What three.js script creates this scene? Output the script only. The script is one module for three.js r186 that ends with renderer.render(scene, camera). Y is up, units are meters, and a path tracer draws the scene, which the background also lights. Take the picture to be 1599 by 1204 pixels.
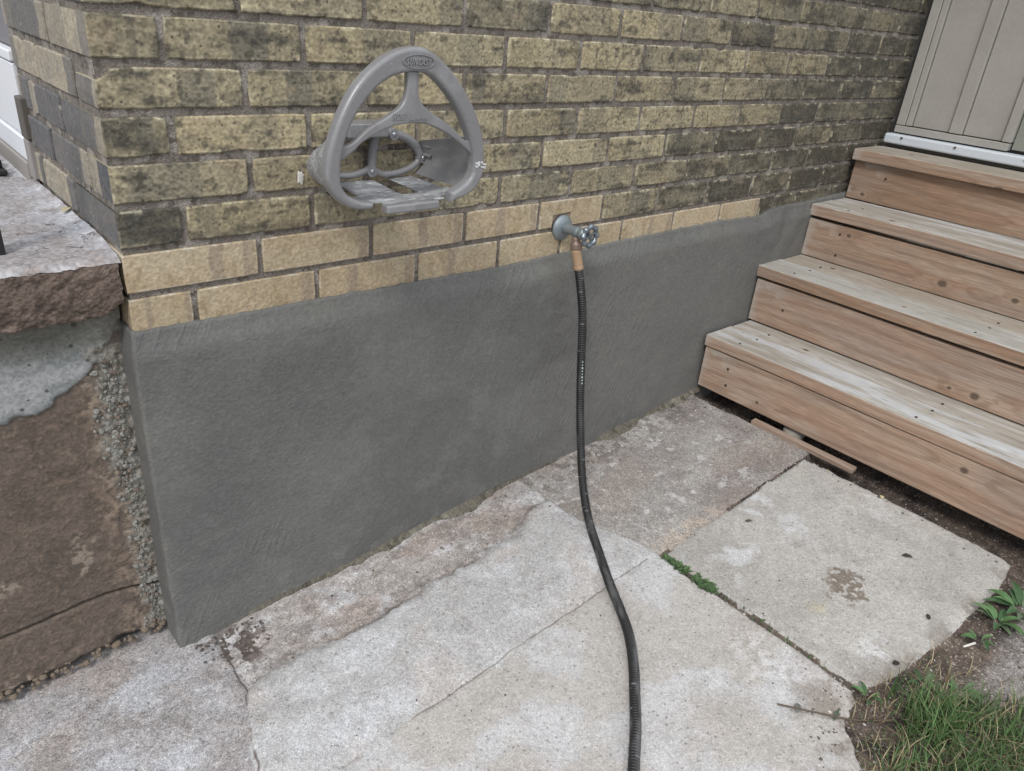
import * as THREE from 'three';
import { RoundedBoxGeometry } from 'three/addons/geometries/RoundedBoxGeometry.js';
import { FontLoader } from 'three/addons/loaders/FontLoader.js';
import { TextGeometry } from 'three/addons/geometries/TextGeometry.js';
import { mergeGeometries, mergeVertices } from 'three/addons/utils/BufferGeometryUtils.js';

// ---------------------------------------------------------------- camera, sky, sun, exposure
const scene = new THREE.Scene();
const camera = new THREE.PerspectiveCamera(54.6, 1024 / 771, 0.02, 200);
camera.position.set(-0.3062, 0.4555, 1.2178);
camera.quaternion.set(-0.23313, -0.35105, -0.04393, 0.90581).normalize();
scene.add(camera);

const renderer = new THREE.WebGLRenderer({ antialias: true });
renderer.setSize(1024, 771);
renderer.toneMapping = THREE.LinearToneMapping;
renderer.toneMappingExposure = 1.12;
renderer.shadowMap.enabled = true;
renderer.shadowMap.type = THREE.PCFSoftShadowMap;

{ // overcast sky: brightest overhead, a little blue
  const w = 64, h = 32, d = new Float32Array(w * h * 4);
  for (let j = 0; j < h; j++) for (let i = 0; i < w; i++) {
    const el = ((j + 0.5) / h - 0.5) * Math.PI, s = Math.max(0, Math.sin(el));
    const L = 1.52 * (0.42 + 0.58 * s), k = (j * w + i) * 4;
    d[k] = L * 0.965; d[k + 1] = L; d[k + 2] = L * 1.055; d[k + 3] = 1;
  }
  const t = new THREE.DataTexture(d, w, h, THREE.RGBAFormat, THREE.FloatType);
  t.mapping = THREE.EquirectangularReflectionMapping; t.magFilter = t.minFilter = THREE.LinearFilter; t.needsUpdate = true;
  scene.background = t; scene.environment = t;
}
const sun = new THREE.DirectionalLight(0xfff9f1, 1.5);
sun.position.set(-2.9, 4.2, 2.7); sun.target.position.set(0.8, -0.4, 0.3);
sun.castShadow = true; sun.shadow.radius = 26; sun.shadow.mapSize.set(2048, 2048);
Object.assign(sun.shadow.camera, { left: -3, right: 3, top: 3, bottom: -3, near: 0.5, far: 14 });
scene.add(sun, sun.target);

// ---------------------------------------------------------------- helpers
function rng(seed) { let a = seed >>> 0; return () => { a = (a + 0x6D2B79F5) | 0; let t = Math.imul(a ^ (a >>> 15), 1 | a); t = (t + Math.imul(t ^ (t >>> 7), 61 | t)) ^ t; return ((t ^ (t >>> 14)) >>> 0) / 4294967296; }; }
const clamp = (x, a = 0, b = 1) => x < a ? a : x > b ? b : x;
const lerp = (a, b, t) => a + (b - a) * t;
const sstep = (a, b, x) => { const t = clamp((x - a) / (b - a)); return t * t * (3 - 2 * t); };
function h2(i, j, s) { let h = Math.imul(i, 374761393) ^ Math.imul(j, 668265263) ^ Math.imul(s, 1274126177); h = Math.imul(h ^ (h >>> 13), 1274126177); h ^= h >>> 16; return (h >>> 0) / 4294967296; }
const LAT = new Float32Array(512 * 512); for (let i = 0; i < LAT.length; i++) LAT[i] = h2(i & 511, i >> 9, 77);
function vn(x, y, s = 0) { // value noise 0..1
  const i = Math.floor(x), j = Math.floor(y); let f = x - i, g = y - j; f = f * f * (3 - 2 * f); g = g * g * (3 - 2 * g);
  const i0 = (i + s * 137) & 511, i1 = (i0 + 1) & 511, j0 = ((j + s * 71) & 511) << 9, j1 = (j0 + 512) & 262143;
  const a = LAT[j0 + i0], b = LAT[j0 + i1], c = LAT[j1 + i0], d = LAT[j1 + i1];
  return a + (b - a) * f + (c - a + (a - b - c + d) * f) * g;
}
function fbm(x, y, o = 4, s = 0) { let v = 0, a = 0.5, t = 0; for (let k = 0; k < o; k++) { v += a * vn(x, y, s + k * 17); t += a; a *= 0.5; x = x * 2.03 + 7.1; y = y * 2.03 + 3.7; } return v / t; }
function spots(x, y, s, dens, rad) { // soft dots, one per cell at most
  const i = Math.floor(x), j = Math.floor(y); let m = 0;
  for (let a = -1; a <= 1; a++) for (let b = -1; b <= 1; b++) {
    if (h2(i + a, j + b, s) > dens) continue;
    const cx = i + a + h2(i + a, j + b, s + 1), cy = j + b + h2(i + a, j + b, s + 2), r = rad * (0.4 + 0.9 * h2(i + a, j + b, s + 3));
    const d = Math.hypot(x - cx, y - cy); if (d < r) m = Math.max(m, sstep(r, r * 0.5, d));
  }
  return m;
}
const mix3 = (c, d, t) => { c[0] += (d[0] - c[0]) * t; c[1] += (d[1] - c[1]) * t; c[2] += (d[2] - c[2]) * t; };
const interp = (arr, x) => { if (x <= arr[0][0]) return arr[0][1]; for (let i = 1; i < arr.length; i++) if (x < arr[i][0]) return lerp(arr[i - 1][1], arr[i][1], (x - arr[i - 1][0]) / (arr[i][0] - arr[i - 1][0])); return arr[arr.length - 1][1]; };
// fn(u, v, c) fills colour c (sRGB 0..255) and returns height 0..1
function texPair(w, h, fn, repeat = false) {
  const C = new Uint8Array(w * h * 4), B = new Uint8Array(w * h * 4), c = [0, 0, 0];
  for (let j = 0; j < h; j++) for (let i = 0; i < w; i++) {
    const H = clamp(fn((i + 0.5) / w, (j + 0.5) / h, c)) * 255, k = (j * w + i) * 4;
    C[k] = clamp(c[0], 0, 255); C[k + 1] = clamp(c[1], 0, 255); C[k + 2] = clamp(c[2], 0, 255); C[k + 3] = 255;
    B[k] = B[k + 1] = B[k + 2] = H; B[k + 3] = 255;
  }
  const mk = (d, srgb) => { const t = new THREE.DataTexture(d, w, h); t.magFilter = THREE.LinearFilter; t.minFilter = THREE.LinearMipmapLinearFilter; t.generateMipmaps = true; t.wrapS = t.wrapT = repeat ? THREE.RepeatWrapping : THREE.ClampToEdgeWrapping; if (srgb) t.colorSpace = THREE.SRGBColorSpace; t.anisotropy = 8; t.needsUpdate = true; return t; };
  return [mk(C, true), mk(B, false)];
}
const taken = {};
function numbered(n) { const k = taken[n] = (taken[n] ?? -1) + 1; return k ? n + '_' + String(k).padStart(3, '0') : n; }
function shade(o) { o.castShadow = true; o.receiveShadow = true; return o; }
function thing(name, label, category, p = [0, 0, 0], group) {
  const o = new THREE.Group(); o.name = numbered(name); o.position.set(...p); o.userData = { label, category };
  if (group) o.userData.group = group; scene.add(o); return o;
}
function part(name, geo, m, parent, label) { const o = shade(new THREE.Mesh(geo, m)); o.name = name; parent.add(o); if (label) o.userData.label = label; return o; }
function single(name, geo, m, label, category, group, kind) { const o = shade(new THREE.Mesh(geo, m)); o.name = numbered(name); o.userData = { label, category }; if (group) o.userData.group = group; if (kind) { o.userData.kind = kind; } scene.add(o); return o; }
const std = (color, roughness = 0.9, o = {}) => new THREE.MeshStandardMaterial({ color, roughness, ...o });
// rounded box between two corners; uv(axis, x, y, z) -> [u, v]
function rbox(x0, y0, z0, x1, y1, z1, r = 0.003, uv = null, seg = 2) {
  const w = x1 - x0, h = y1 - y0, d = z1 - z0; r = Math.min(r, w * 0.49, h * 0.49, d * 0.49);
  let g = new RoundedBoxGeometry(w, h, d, seg, r); g.translate((x0 + x1) / 2, (y0 + y1) / 2, (z0 + z1) / 2);
  if (g.index) g = g.toNonIndexed();
  if (uv) setUV(g, uv);
  return g;
}
function setUV(g, uv) {
  const P = g.attributes.position, N = g.attributes.normal, U = new Float32Array(P.count * 2);
  for (let i = 0; i < P.count; i += 3) {
    let nx = 0, ny = 0, nz = 0; for (let k = 0; k < 3; k++) { nx += Math.abs(N.getX(i + k)); ny += Math.abs(N.getY(i + k)); nz += Math.abs(N.getZ(i + k)); }
    const ax = nx > ny && nx > nz ? 0 : ny > nz ? 1 : 2;
    for (let k = 0; k < 3; k++) { const q = uv(ax, P.getX(i + k), P.getY(i + k), P.getZ(i + k)); U[(i + k) * 2] = q[0]; U[(i + k) * 2 + 1] = q[1]; }
  }
  g.setAttribute('uv', new THREE.BufferAttribute(U, 2)); return g;
}
// grid surface: f(i/n, j/m) -> [x, y, z, u, v]
function sheet(n, m, f, flip = false) {
  const P = [], U = [], I = [];
  for (let j = 0; j <= m; j++) for (let i = 0; i <= n; i++) { const q = f(i / n, j / m); P.push(q[0], q[1], q[2]); U.push(q[3], q[4]); }
  for (let j = 0; j < m; j++) for (let i = 0; i < n; i++) { const a = j * (n + 1) + i, b = a + 1, c = a + n + 1, d = c + 1; flip ? I.push(a, c, b, b, c, d) : I.push(a, b, c, b, d, c); }
  const g = new THREE.BufferGeometry(); g.setAttribute('position', new THREE.Float32BufferAttribute(P, 3)); g.setAttribute('uv', new THREE.Float32BufferAttribute(U, 2)); g.setIndex(I); g.computeVertexNormals(); return g;
}
const tube = (pts, r, seg = 24, rad = 10) => new THREE.TubeGeometry(new THREE.CatmullRomCurve3(pts.map(p => new THREE.Vector3(...p))), seg, r, rad, false);
const GY = (x) => -0.742 + 0.068 * x; // the paving climbs a little towards the stairs

// ================================================================ THE HOUSE WALL
const house = thing('brick_house', 'old yellow brick house wall with fresh grey parging along its foundation', 'house');
const ROWH = 0.068, JOINT = 0.0105;
const rowBottom = (r) => r === 0 ? -0.004 : r === -1 ? -0.082 : r * ROWH + 0.0015;
const rowTop = (r) => r === -1 ? -0.0145 : r * ROWH + 0.0585;
const joints = {
  '-1': [0.103, 0.329, 0.554, 0.775, 0.97, 1.194, 1.409, 1.633, 1.847, 1.935, 2.06, 2.28, 2.5],
  0: [0.222, 0.446, 0.675, 0.891, 1.107, 1.325, 1.546, 1.775, 1.988, 2.205, 2.42],
  1: [0.1, 0.325, 0.545, 0.767, 0.984, 1.211, 1.428, 1.638, 1.859, 2.077, 2.335, 2.55],
  2: [0.216, 0.436, 0.656, 0.882, 1.098, 1.318, 1.538, 1.758, 1.965, 2.191, 2.41, 2.62],
  3: [0.099, 0.325, 0.547, 0.768, 0.981, 1.201, 1.42, 1.633, 1.849, 2.064, 2.284, 2.496],
  4: [0.218, 0.434, 0.655, 0.876, 1.098, 1.317, 1.53, 1.741, 1.944, 2.174, 2.402, 2.61],
  5: [0.098, 0.32, 0.534, 0.756, 0.969, 1.182, 1.402, 1.61, 1.828, 2.055, 2.265, 2.485],
  6: [0.215, 0.435, 0.649, 0.868, 1.086, 1.309, 1.52, 1.721, 1.93, 2.148, 2.364, 2.571],
  7: [0.1, 0.32, 0.54, 0.758, 0.97, 1.183, 1.402, 1.613, 1.83, 2.045, 2.254, 2.463],
  8: [0.216, 0.435, 0.65, 0.87, 1.09, 1.31, 1.525, 1.74, 1.955, 2.166, 2.375, 2.588],
  9: [0.1, 0.32, 0.54, 0.758, 0.97, 1.183, 1.402, 1.613, 1.83, 2.045, 2.254, 2.463],
  10: [0.216, 0.435, 0.65, 0.87, 1.09, 1.31, 1.525, 1.74, 1.955, 2.166, 2.375, 2.588],
};
const WX0 = -0.66, WX1 = 2.74, WY0 = -0.1, WY1 = 0.75;
const bricks = []; // s0,s1 along the unwrapped wall (negative = round the corner), row
for (let r = -1; r <= 10; r++) {
  const js = joints[r];
  for (let i = 0; i <= js.length; i++) {
    const s0 = i ? js[i - 1] + JOINT / 2 - 0.0005 : 0, s1 = i < js.length ? js[i] - JOINT / 2 + 0.0005 : 2.73;
    bricks.push({ r, s0, s1, corner: i === 0 });
  }
  if (r >= 1) { // side wall round the corner
    let z = r % 2 ? 0.215 : 0.1; const first = z;
    bricks[bricks.length - js.length - 1].depth = first;
    const seq = r % 2 ? [0.213, 0.1, 0.213] : [0.213, 0.213, 0.1];
    for (const L of seq) { const e = Math.min(0.527, z + JOINT + L); if (z + JOINT < e - 0.02) bricks.push({ r, s0: -e, s1: -(z + JOINT), side: true }); z = e; }
  } else bricks[bricks.length - js.length - 1].depth = r === 0 ? 0.1 : 0.2;
}
{ const R = rng(7); bricks.forEach((b, i) => {
  b.id = i; b.a = R(); b.b = R(); b.c = R(); b.d = R(); b.e = R();
  b.tan = !b.side && ((b.r === -1 && b.s1 < 1.86) || (b.r === 0 && b.s1 < 1.11));
  const m = (b.s0 + b.s1) / 2;
  b.dark = b.a > 0.85 ? 0.2 + 0.15 * b.b : 0.12 * b.b;
  if (m > 1.2 && b.a > 0.35) b.dark += 0.22 * b.c; if (m > 1.55) b.dark += 0.12 + 0.25 * b.a; if (m > 1.95) b.dark += 0.22; if (m > 2.2) b.dark += 0.2;
  if (b.r <= 1) b.dark += 0.12; if (b.r <= 2 && m > 1.3) b.dark += 0.16;
  if (b.corner && !b.tan) b.dark += 0.18;
  if (b.r === 1 && b.corner) b.dark += 0.4; if (b.corner && (b.r === 2 || b.r === 4)) b.dark = 0.04;
  if (b.side) b.dark = 0.15 + 0.6 * b.a;
}); }
// one stain map for the whole brickwork, unwrapped round the corner
const byRow = {}; bricks.forEach(b => (byRow[b.r] ??= []).push(b));
function brickAt(s, y) {
  let r = Math.floor((y + 0.004) / ROWH); if (y < -0.009) r = -1; const a = byRow[r]; if (!a) return null;
  let best = a[0], bd = 9; for (const b of a) { const d = s < b.s0 ? b.s0 - s : s > b.s1 ? s - b.s1 : 0; if (d < bd) { bd = d; best = b; } } return best;
}
const [wallMap, wallBump] = texPair(2048, 512, (u, v, c) => {
  const s = WX0 + u * (WX1 - WX0), y = WY0 + v * (WY1 - WY0), b = brickAt(s, y);
  if (!b) { c[0] = 130; c[1] = 122; c[2] = 100; return 0.5; }
  const round = b.corner && s < 0, lo = round ? -b.depth : b.s0, hi = round ? 0 : b.s1, q = b.id * 3.17, sx = s + q, f = (s - lo) / (hi - lo), g = (y - rowBottom(b.r)) / (rowTop(b.r) - rowBottom(b.r));
  const grain = fbm(sx * 260, y * 300, 2, 3) - 0.5, big = fbm(sx * 11, y * 16, 3, 5);
  const edge = Math.min((s - lo) + (b.corner && !round ? 0.003 : 0), (hi - s) + (round ? 0.003 : 0), y - rowBottom(b.r), rowTop(b.r) - y);
  if (b.tan) {
    const t = b.a; c[0] = 170 + t * 12; c[1] = 154 + t * 12; c[2] = 128 + t * 13;
    mix3(c, [178, 167, 144], 0.5 * sstep(0.42, 0.7, big)); mix3(c, [156, 139, 112], 0.3 * sstep(0.5, 0.7, fbm(sx * 28, y * 30, 3, 45)));
    const wob = 0.03 * (vn(sx * 40, y * 90, 8) - 0.5);
    const band = sstep(0.06, 0.045, Math.abs(f + wob - 0.25 - 0.5 * b.b)) * (b.c > 0.45 ? 1 : 0) + sstep(0.05, 0.04, Math.abs(f + wob - 0.93)) * (b.d > 0.5 ? 0.9 : 0);
    mix3(c, [144, 130, 116], clamp(band) * (0.35 + 0.4 * vn(sx * 120, y * 30, 9)));
    mix3(c, [142, 124, 96], 0.4 * sstep(0.6, 0.76, fbm(sx * 60, y * 22, 3, 41)) * (b.e > 0.4 ? 1 : 0.2));
    mix3(c, [192, 186, 172], 0.6 * sstep(0.005, 0.001, edge) * sstep(0.4, 0.7, vn(sx * 90, y * 90, 4)));
    const k = 1 + grain * 0.3; c[0] *= k; c[1] *= k; c[2] *= k;
    return 0.5 + 0.32 * (fbm(sx * 190, y * 160, 2, 61) - 0.5) + 0.4 * grain;
  }
  const n1 = fbm(sx * 85, y * 95, 3, 21), n2 = fbm(sx * 210, y * 220, 2, 27), ed = sstep(0.012, 0.0, edge) * 0.1;
  if (b.side || (round && !b.tan)) { // smoother faces with broad upright firing bands
    c[0] = 152 + 20 * b.b; c[1] = 144 + 18 * b.b; c[2] = 128 + 14 * b.b; const fz = f + 0.05 * (vn(y * 60, b.id, 3) - 0.5) + 0.02 * (n2 - 0.5);
    const dk = b.a > 0.4 ? 1 : 0, str = sstep(0.02, 0.05, fz - (b.d > 0.5 ? 0.78 : 0.0)) * (b.d > 0.5 ? 1 : sstep(0.24, 0.2, fz)), bd = dk ? 1 - 0.8 * str : 0.75 * str, up = fbm(sx * 30, y * 16, 4, 52);
    mix3(c, [78, 80, 86], bd * (0.6 + 0.35 * b.e)); mix3(c, [160, 153, 141], 0.3 * sstep(0.5, 0.7, up) * (1 - bd)); mix3(c, [112, 111, 112], 0.25 * sstep(0.45, 0.7, fbm(sx * 40, y * 26, 4, 57)));
    mix3(c, [196, 190, 178], 0.7 * spots(sx * 40, y * 40, 74, 0.06, 0.14)); mix3(c, [120, 112, 104], 0.35 * sstep(0.5, 0.65, n1));
    const k = 1 + grain * 0.26; c[0] *= k; c[1] *= k; c[2] *= k; return 0.5 + 0.4 * grain + 0.4 * (up - 0.5);
  }
  c[0] = 157 + 15 * b.c; c[1] = 146 + 14 * b.c; c[2] = 119 + 12 * b.c; mix3(c, [134, 130, 116], 0.5 * b.b * b.b);
  mix3(c, [176, 166, 138], 0.55 * sstep(0.46, 0.72, big)); mix3(c, [136, 127, 106], 0.3 * sstep(0.5, 0.7, n1));
  // firing marks: bands of grey across part of a brick
  const b0 = b.d * 0.9 - 0.1, bw = 0.15 + 0.4 * b.e, fz = f + 0.02 * (vn(sx * 60, y * 120, 8) - 0.5), inb = sstep(0, 0.02, fz - b0) * sstep(0, 0.02, b0 + bw - fz);
  mix3(c, [112, 109, 99], inb * (0.15 + 0.45 * b.a * b.a + 0.3 * b.dark));
  // soot: smoky patches drawn out along the courses, a fine black speckle over them, darkest on the sheltered bricks
  const smoke = fbm(sx * 15, y * 40, 4, 20), cloud = sstep(0.56 - 0.28 * b.dark - ed, 0.8 - 0.22 * b.dark, smoke * 0.75 + n1 * 0.25), spk = sstep(0.44, 0.6, n2 + 0.25 * (n1 - 0.5));
  const sc = b.r <= 2 && s > 1.3 ? [58, 54, 48] : [60, 58, 54];
  mix3(c, [90, 88, 79], clamp(0.85 * b.dark, 0, 0.66)); mix3(c, sc, clamp(cloud * (0.42 + 0.36 * spk)));
  const streak = sstep(0.52, 0.7, fbm(sx * 190, y * 24, 3, 33)); mix3(c, sc, 0.22 * streak * (0.2 + b.dark));
  const pit = spots(sx * 170, y * 170, 71, 0.06, 0.3); mix3(c, [52, 50, 46], 0.75 * pit);
  const sm = sstep(0.66, 0.74, fbm(sx * 80, y * 80, 3, 75)); mix3(c, [62, 60, 54], 0.4 * sm);
  // pale worn arrises and chips
  const chip = sstep(0.56, 0.66, fbm(sx * 55, y * 55, 3, 81)) * sstep(0.009, 0.001, edge); mix3(c, [196, 190, 164], 0.6 * chip);
  const rust = sstep(0.7, 0.8, fbm(sx * 19, y * 30, 3, 91)); mix3(c, [150, 133, 112], 0.35 * rust);
  const k = 1 + grain * 0.4 + (n2 - 0.5) * 0.2; c[0] *= k; c[1] *= k; c[2] *= k;
  return 0.55 + 0.4 * grain + 0.45 * (n2 - 0.5) - 0.4 * pit - 0.3 * sm + 0.35 * (vn(sx * 14, y * 190, 6) - 0.5);
});
const brickMat = new THREE.MeshStandardMaterial({ map: wallMap, bumpMap: wallBump, bumpScale: 0.0022, roughness: 0.93 });
const mortarMap = texPair(512, 512, (u, v, c) => {
  const n = fbm(u * 9, v * 9, 4, 2), f = fbm(u * 120, v * 120, 2, 5), p = spots(u * 110, v * 110, 8, 0.35, 0.4);
  c[0] = 118; c[1] = 111; c[2] = 105; mix3(c, [144, 138, 132], sstep(0.5, 0.7, n)); mix3(c, [92, 86, 80], sstep(0.55, 0.75, fbm(u * 23, v * 23, 3, 7)));
  mix3(c, [186, 180, 172], 0.55 * p * h2(Math.floor(u * 110), Math.floor(v * 110), 3)); const k = 0.8 + 0.42 * f; c[0] *= k; c[1] *= k; c[2] *= k; return 0.3 + 0.4 * f + 0.4 * p;
}, true);
const mortarMat = new THREE.MeshStandardMaterial({ map: mortarMap[0], bumpMap: mortarMap[1], bumpScale: 0.002, roughness: 0.97 });

function brickGeometry(b) { // irregular outline, worn arris, flat face; a,y,c = along, up, out
  const R = rng(1000 + b.id * 31), a0 = b.side ? -b.s1 : b.s0, a1 = b.side ? -b.s0 : b.s1, y0 = rowBottom(b.r), y1 = rowTop(b.r);
  const n = Math.max(3, Math.round((a1 - a0) / 0.024)), m = 3, jit = b.tan ? 0.0004 : 0.0006, rc = b.tan ? 0.002 : 0.002 + 0.005 * R() * R(), ring = [];
  const push = (x, y, nx, ny, cor) => { let k = (R() * R()) * jit * 1.6 + (cor ? rc * 0.45 : 0); if (!b.tan && !cor && R() < 0.02) k += 0.002 + 0.003 * R(); if (b.corner && nx < 0) k *= 0.5; ring.push([x + nx * -k, y + ny * -k]); };
  for (let i = 0; i <= n; i++) { const t = i / n, cor = i === 0 || i === n; push(lerp(a0, a1, t), y1, i === 0 ? -1 : i === n ? 1 : 0, 1, cor); }
  for (let i = 1; i < m; i++) push(a1, lerp(y1, y0, i / m), 1, 0, false);
  for (let i = n; i >= 0; i--) { const t = i / n, cor = i === 0 || i === n; push(lerp(a0, a1, t), y0, i === 0 ? -1 : i === n ? 1 : 0, -1, cor); }
  for (let i = m - 1; i > 0; i--) push(a0, lerp(y1, y0, i / m), -1, 0, false);
  if (b.corner && b.r === 4) { ring[0][0] += 0.014; ring[0][1] -= 0.010; ring[1][1] -= 0.003; ring[ring.length - 1][0] += 0.002; }
  if (b.corner && b.r === 6) { ring[n + m][0] += 0.006; }
  const bev = b.tan ? 0.0016 : 0.0024, proud = b.tan ? 0.0005 : (R() - 0.5) * 0.003, depth = b.depth ?? 0.045;
  const cx = (a0 + a1) / 2, cy = (y0 + y1) / 2, hw = (a1 - a0) / 2, hh = (y1 - y0) / 2;
  const inner = ring.map(([x, y]) => [cx + (x - cx) * (1 - bev / hw), cy + (y - cy) * (1 - bev / hh)]);
  const P = [], tri = (p, q, r) => P.push(...p, ...q, ...r), N = ring.length;
  const at = (r, i, c) => [r[i % N][0], r[i % N][1], c];
  for (let i = 0; i < N; i++) {
    tri([cx, cy, proud], at(inner, i + 1, proud), at(inner, i, proud));
    tri(at(inner, i, proud), at(inner, i + 1, proud), at(ring, i, proud - bev)); tri(at(inner, i + 1, proud), at(ring, i + 1, proud - bev), at(ring, i, proud - bev));
    tri(at(ring, i, proud - bev), at(ring, i + 1, proud - bev), at(ring, i, -depth)); tri(at(ring, i + 1, proud - bev), at(ring, i + 1, -depth), at(ring, i, -depth));
  }
  const g = new THREE.BufferGeometry(), U = [];
  if (b.side) for (let i = 0; i < P.length; i += 9) { for (let k = 0; k < 9; k += 3) { const a = P[i + k], c = P[i + k + 2]; P[i + k] = -c; P[i + k + 2] = -a; } for (let k = 0; k < 3; k++) { const t = P[i + 3 + k]; P[i + 3 + k] = P[i + 6 + k]; P[i + 6 + k] = t; } }
  g.setAttribute('position', new THREE.Float32BufferAttribute(P, 3)); g.computeVertexNormals();
  const NN = g.attributes.normal;
  for (let i = 0; i < P.length / 3; i++) { const sideFace = b.side || (b.corner && Math.abs(NN.getX(i)) > 0.8 && P[i * 3] < 0.02); const s = sideFace ? P[i * 3 + 2] : P[i * 3]; U.push((s - WX0) / (WX1 - WX0), (P[i * 3 + 1] - WY0) / (WY1 - WY0)); }
  g.setAttribute('uv', new THREE.Float32BufferAttribute(U, 2)); return g;
}
for (const b of bricks) {
  if (b.r === 0 && Math.abs(b.s0 - 0.896) < 0.006) { // the brick cut out round the faucet
    const y0 = rowBottom(0), y1 = rowTop(0), sh = new THREE.Shape([[b.s0, y0], [0.936, y0], [0.937, 0.0245], [0.996, 0.028], [0.997, y0], [b.s1, y0], [b.s1, y1], [b.s0, y1]].map(p => new THREE.Vector2(...p)));
    const g = new THREE.ExtrudeGeometry(sh, { depth: 0.04, bevelEnabled: true, bevelThickness: 0.0012, bevelSize: 0.0012, bevelOffset: -0.0012, bevelSegments: 1 }); g.translate(0, 0, -0.0407);
    const gg = g.index ? g.toNonIndexed() : g; setUV(gg, (ax, x, y) => [(x - WX0) / (WX1 - WX0), (y - WY0) / (WY1 - WY0)]);
    part('brick', gg, brickMat, house, 'new tan brick cut out round the faucet'); continue;
  }
  part('brick', brickGeometry(b), brickMat, house);
}
part('mortar_patch', rbox(0.9345, -0.012, -0.012, 0.9985, 0.031, -0.0026, 0.001), std(0x9d8b7c, 0.95, { bumpMap: mortarMap[1], bumpScale: 0.002 }), house);
{ // mortar bed behind and between the bricks
  const mz = (x, y) => -0.0042 + 0.0024 * (fbm(x * 60, y * 60, 3, 12) - 0.5);
  const f = sheet(420, 110, (a, b) => { const x = lerp(0.004, 2.73, a), y = lerp(-0.09, 0.752, b); return [x, y, mz(x, y), x * 4, y * 4]; });
  const s = sheet(80, 110, (a, b) => { const z = lerp(-0.535, -0.004, a), y = lerp(-0.09, 0.752, b); return [0.0042 - 0.0024 * (fbm(z * 60, y * 60, 3, 14) - 0.5), y, z, z * 4, y * 4]; });
  part('mortar', mergeGeometries([f, s]), mortarMat, house);
}
{ // the wall goes on above the picture and behind it
  const g = rbox(0.012, 0.755, -2.2, 4.2, 4.6, -0.012, 0.002, (ax, x, y, z) => [(ax === 0 ? z : x) * 0.25, y * 0.25]);
  part('upper_wall', g, std(0x8f8468, 0.95), house);
  part('core_wall', rbox(0.05, -0.9, -2.2, 4.2, 0.752, -0.05, 0.002), std(0x6e675c, 0.95), house);
}
// ---- parging
const PTOP = [[-0.1, -0.066], [-0.005, -0.066], [0.095, -0.068], [0.326, -0.069], [0.549, -0.072], [0.773, -0.074], [0.965, -0.071], [1.189, -0.066], [1.406, -0.064], [1.633, -0.062], [1.85, -0.07], [1.9, -0.058], [1.989, -0.05], [2.139, -0.05], [2.7, -0.03]];
const [pMap, pBump] = texPair(2048, 640, (u, v, c) => {
  const s = -0.12 + u * 2.82, y = -0.8 + v * 0.88;
  const big = fbm(s * 3.1, y * 4, 4, 3), med = fbm(s * 12, y * 16, 3, 6), fine = fbm(s * 240, y * 240, 2, 9);
  const dir = (an, fa, fq, sd) => { const ca = Math.cos(an), sa = Math.sin(an), wx = s + 0.02 * (big - 0.5), wy = y + 0.05 * (fbm(s * 4, y * 4, 2, sd) - 0.5); return fbm((wx * ca + wy * sa) * fa, (-wx * sa + wy * ca) * fq, 3, sd); };
  const m1 = sstep(0.35, 0.6, fbm(s * 4.5, y * 5, 2, 15)), m2 = sstep(0.52, 0.66, fbm(s * 4 + 7, y * 4, 3, 19)), rough = sstep(0.3, 0.65, vn(s * 4, y * 5, 31) + 0.3 * (0.75 - s));
  const tr = lerp(dir(-0.25, 60, 240, 22), dir(0.35, 50, 220, 25), m1), ridges = sstep(0.6, 0.72, dir(1.15, 16, 150, 28)) * m2, fineR = dir(0.1, 150, 330, 33);
  const smooth = s < -0.003 ? 0.1 : 1;
  c[0] = 107; c[1] = 107; c[2] = 105; mix3(c, [98, 98, 97], sstep(0.42, 0.68, big)); mix3(c, [112, 112, 108], 0.5 * sstep(0.55, 0.75, med));
  const pale = sstep(0.58, 0.7, fbm(s * 22, y * 30, 3, 44)) * (y < -0.66 ? 0.45 : 0.1); mix3(c, [124, 125, 120], pale);
  const k = 1 + (fine - 0.5) * 0.16 + (fineR - 0.5) * 0.1; c[0] *= k; c[1] *= k; c[2] *= k;
  return 0.45 + smooth * ((0.06 + 0.1 * rough) * (tr - 0.5) + (0.08 + 0.2 * rough) * (fineR - 0.5) + 0.22 * ridges) + 0.14 * (fine - 0.5) + 0.25 * spots(s * 60, y * 60, 79, 0.03, 0.1) - 0.5 * spots(s * 30, y * 30, 77, 0.02, 0.06);
});
const pargMat = new THREE.MeshStandardMaterial({ map: pMap, bumpMap: pBump, bumpScale: 0.0034, roughness: 0.82 });
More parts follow.
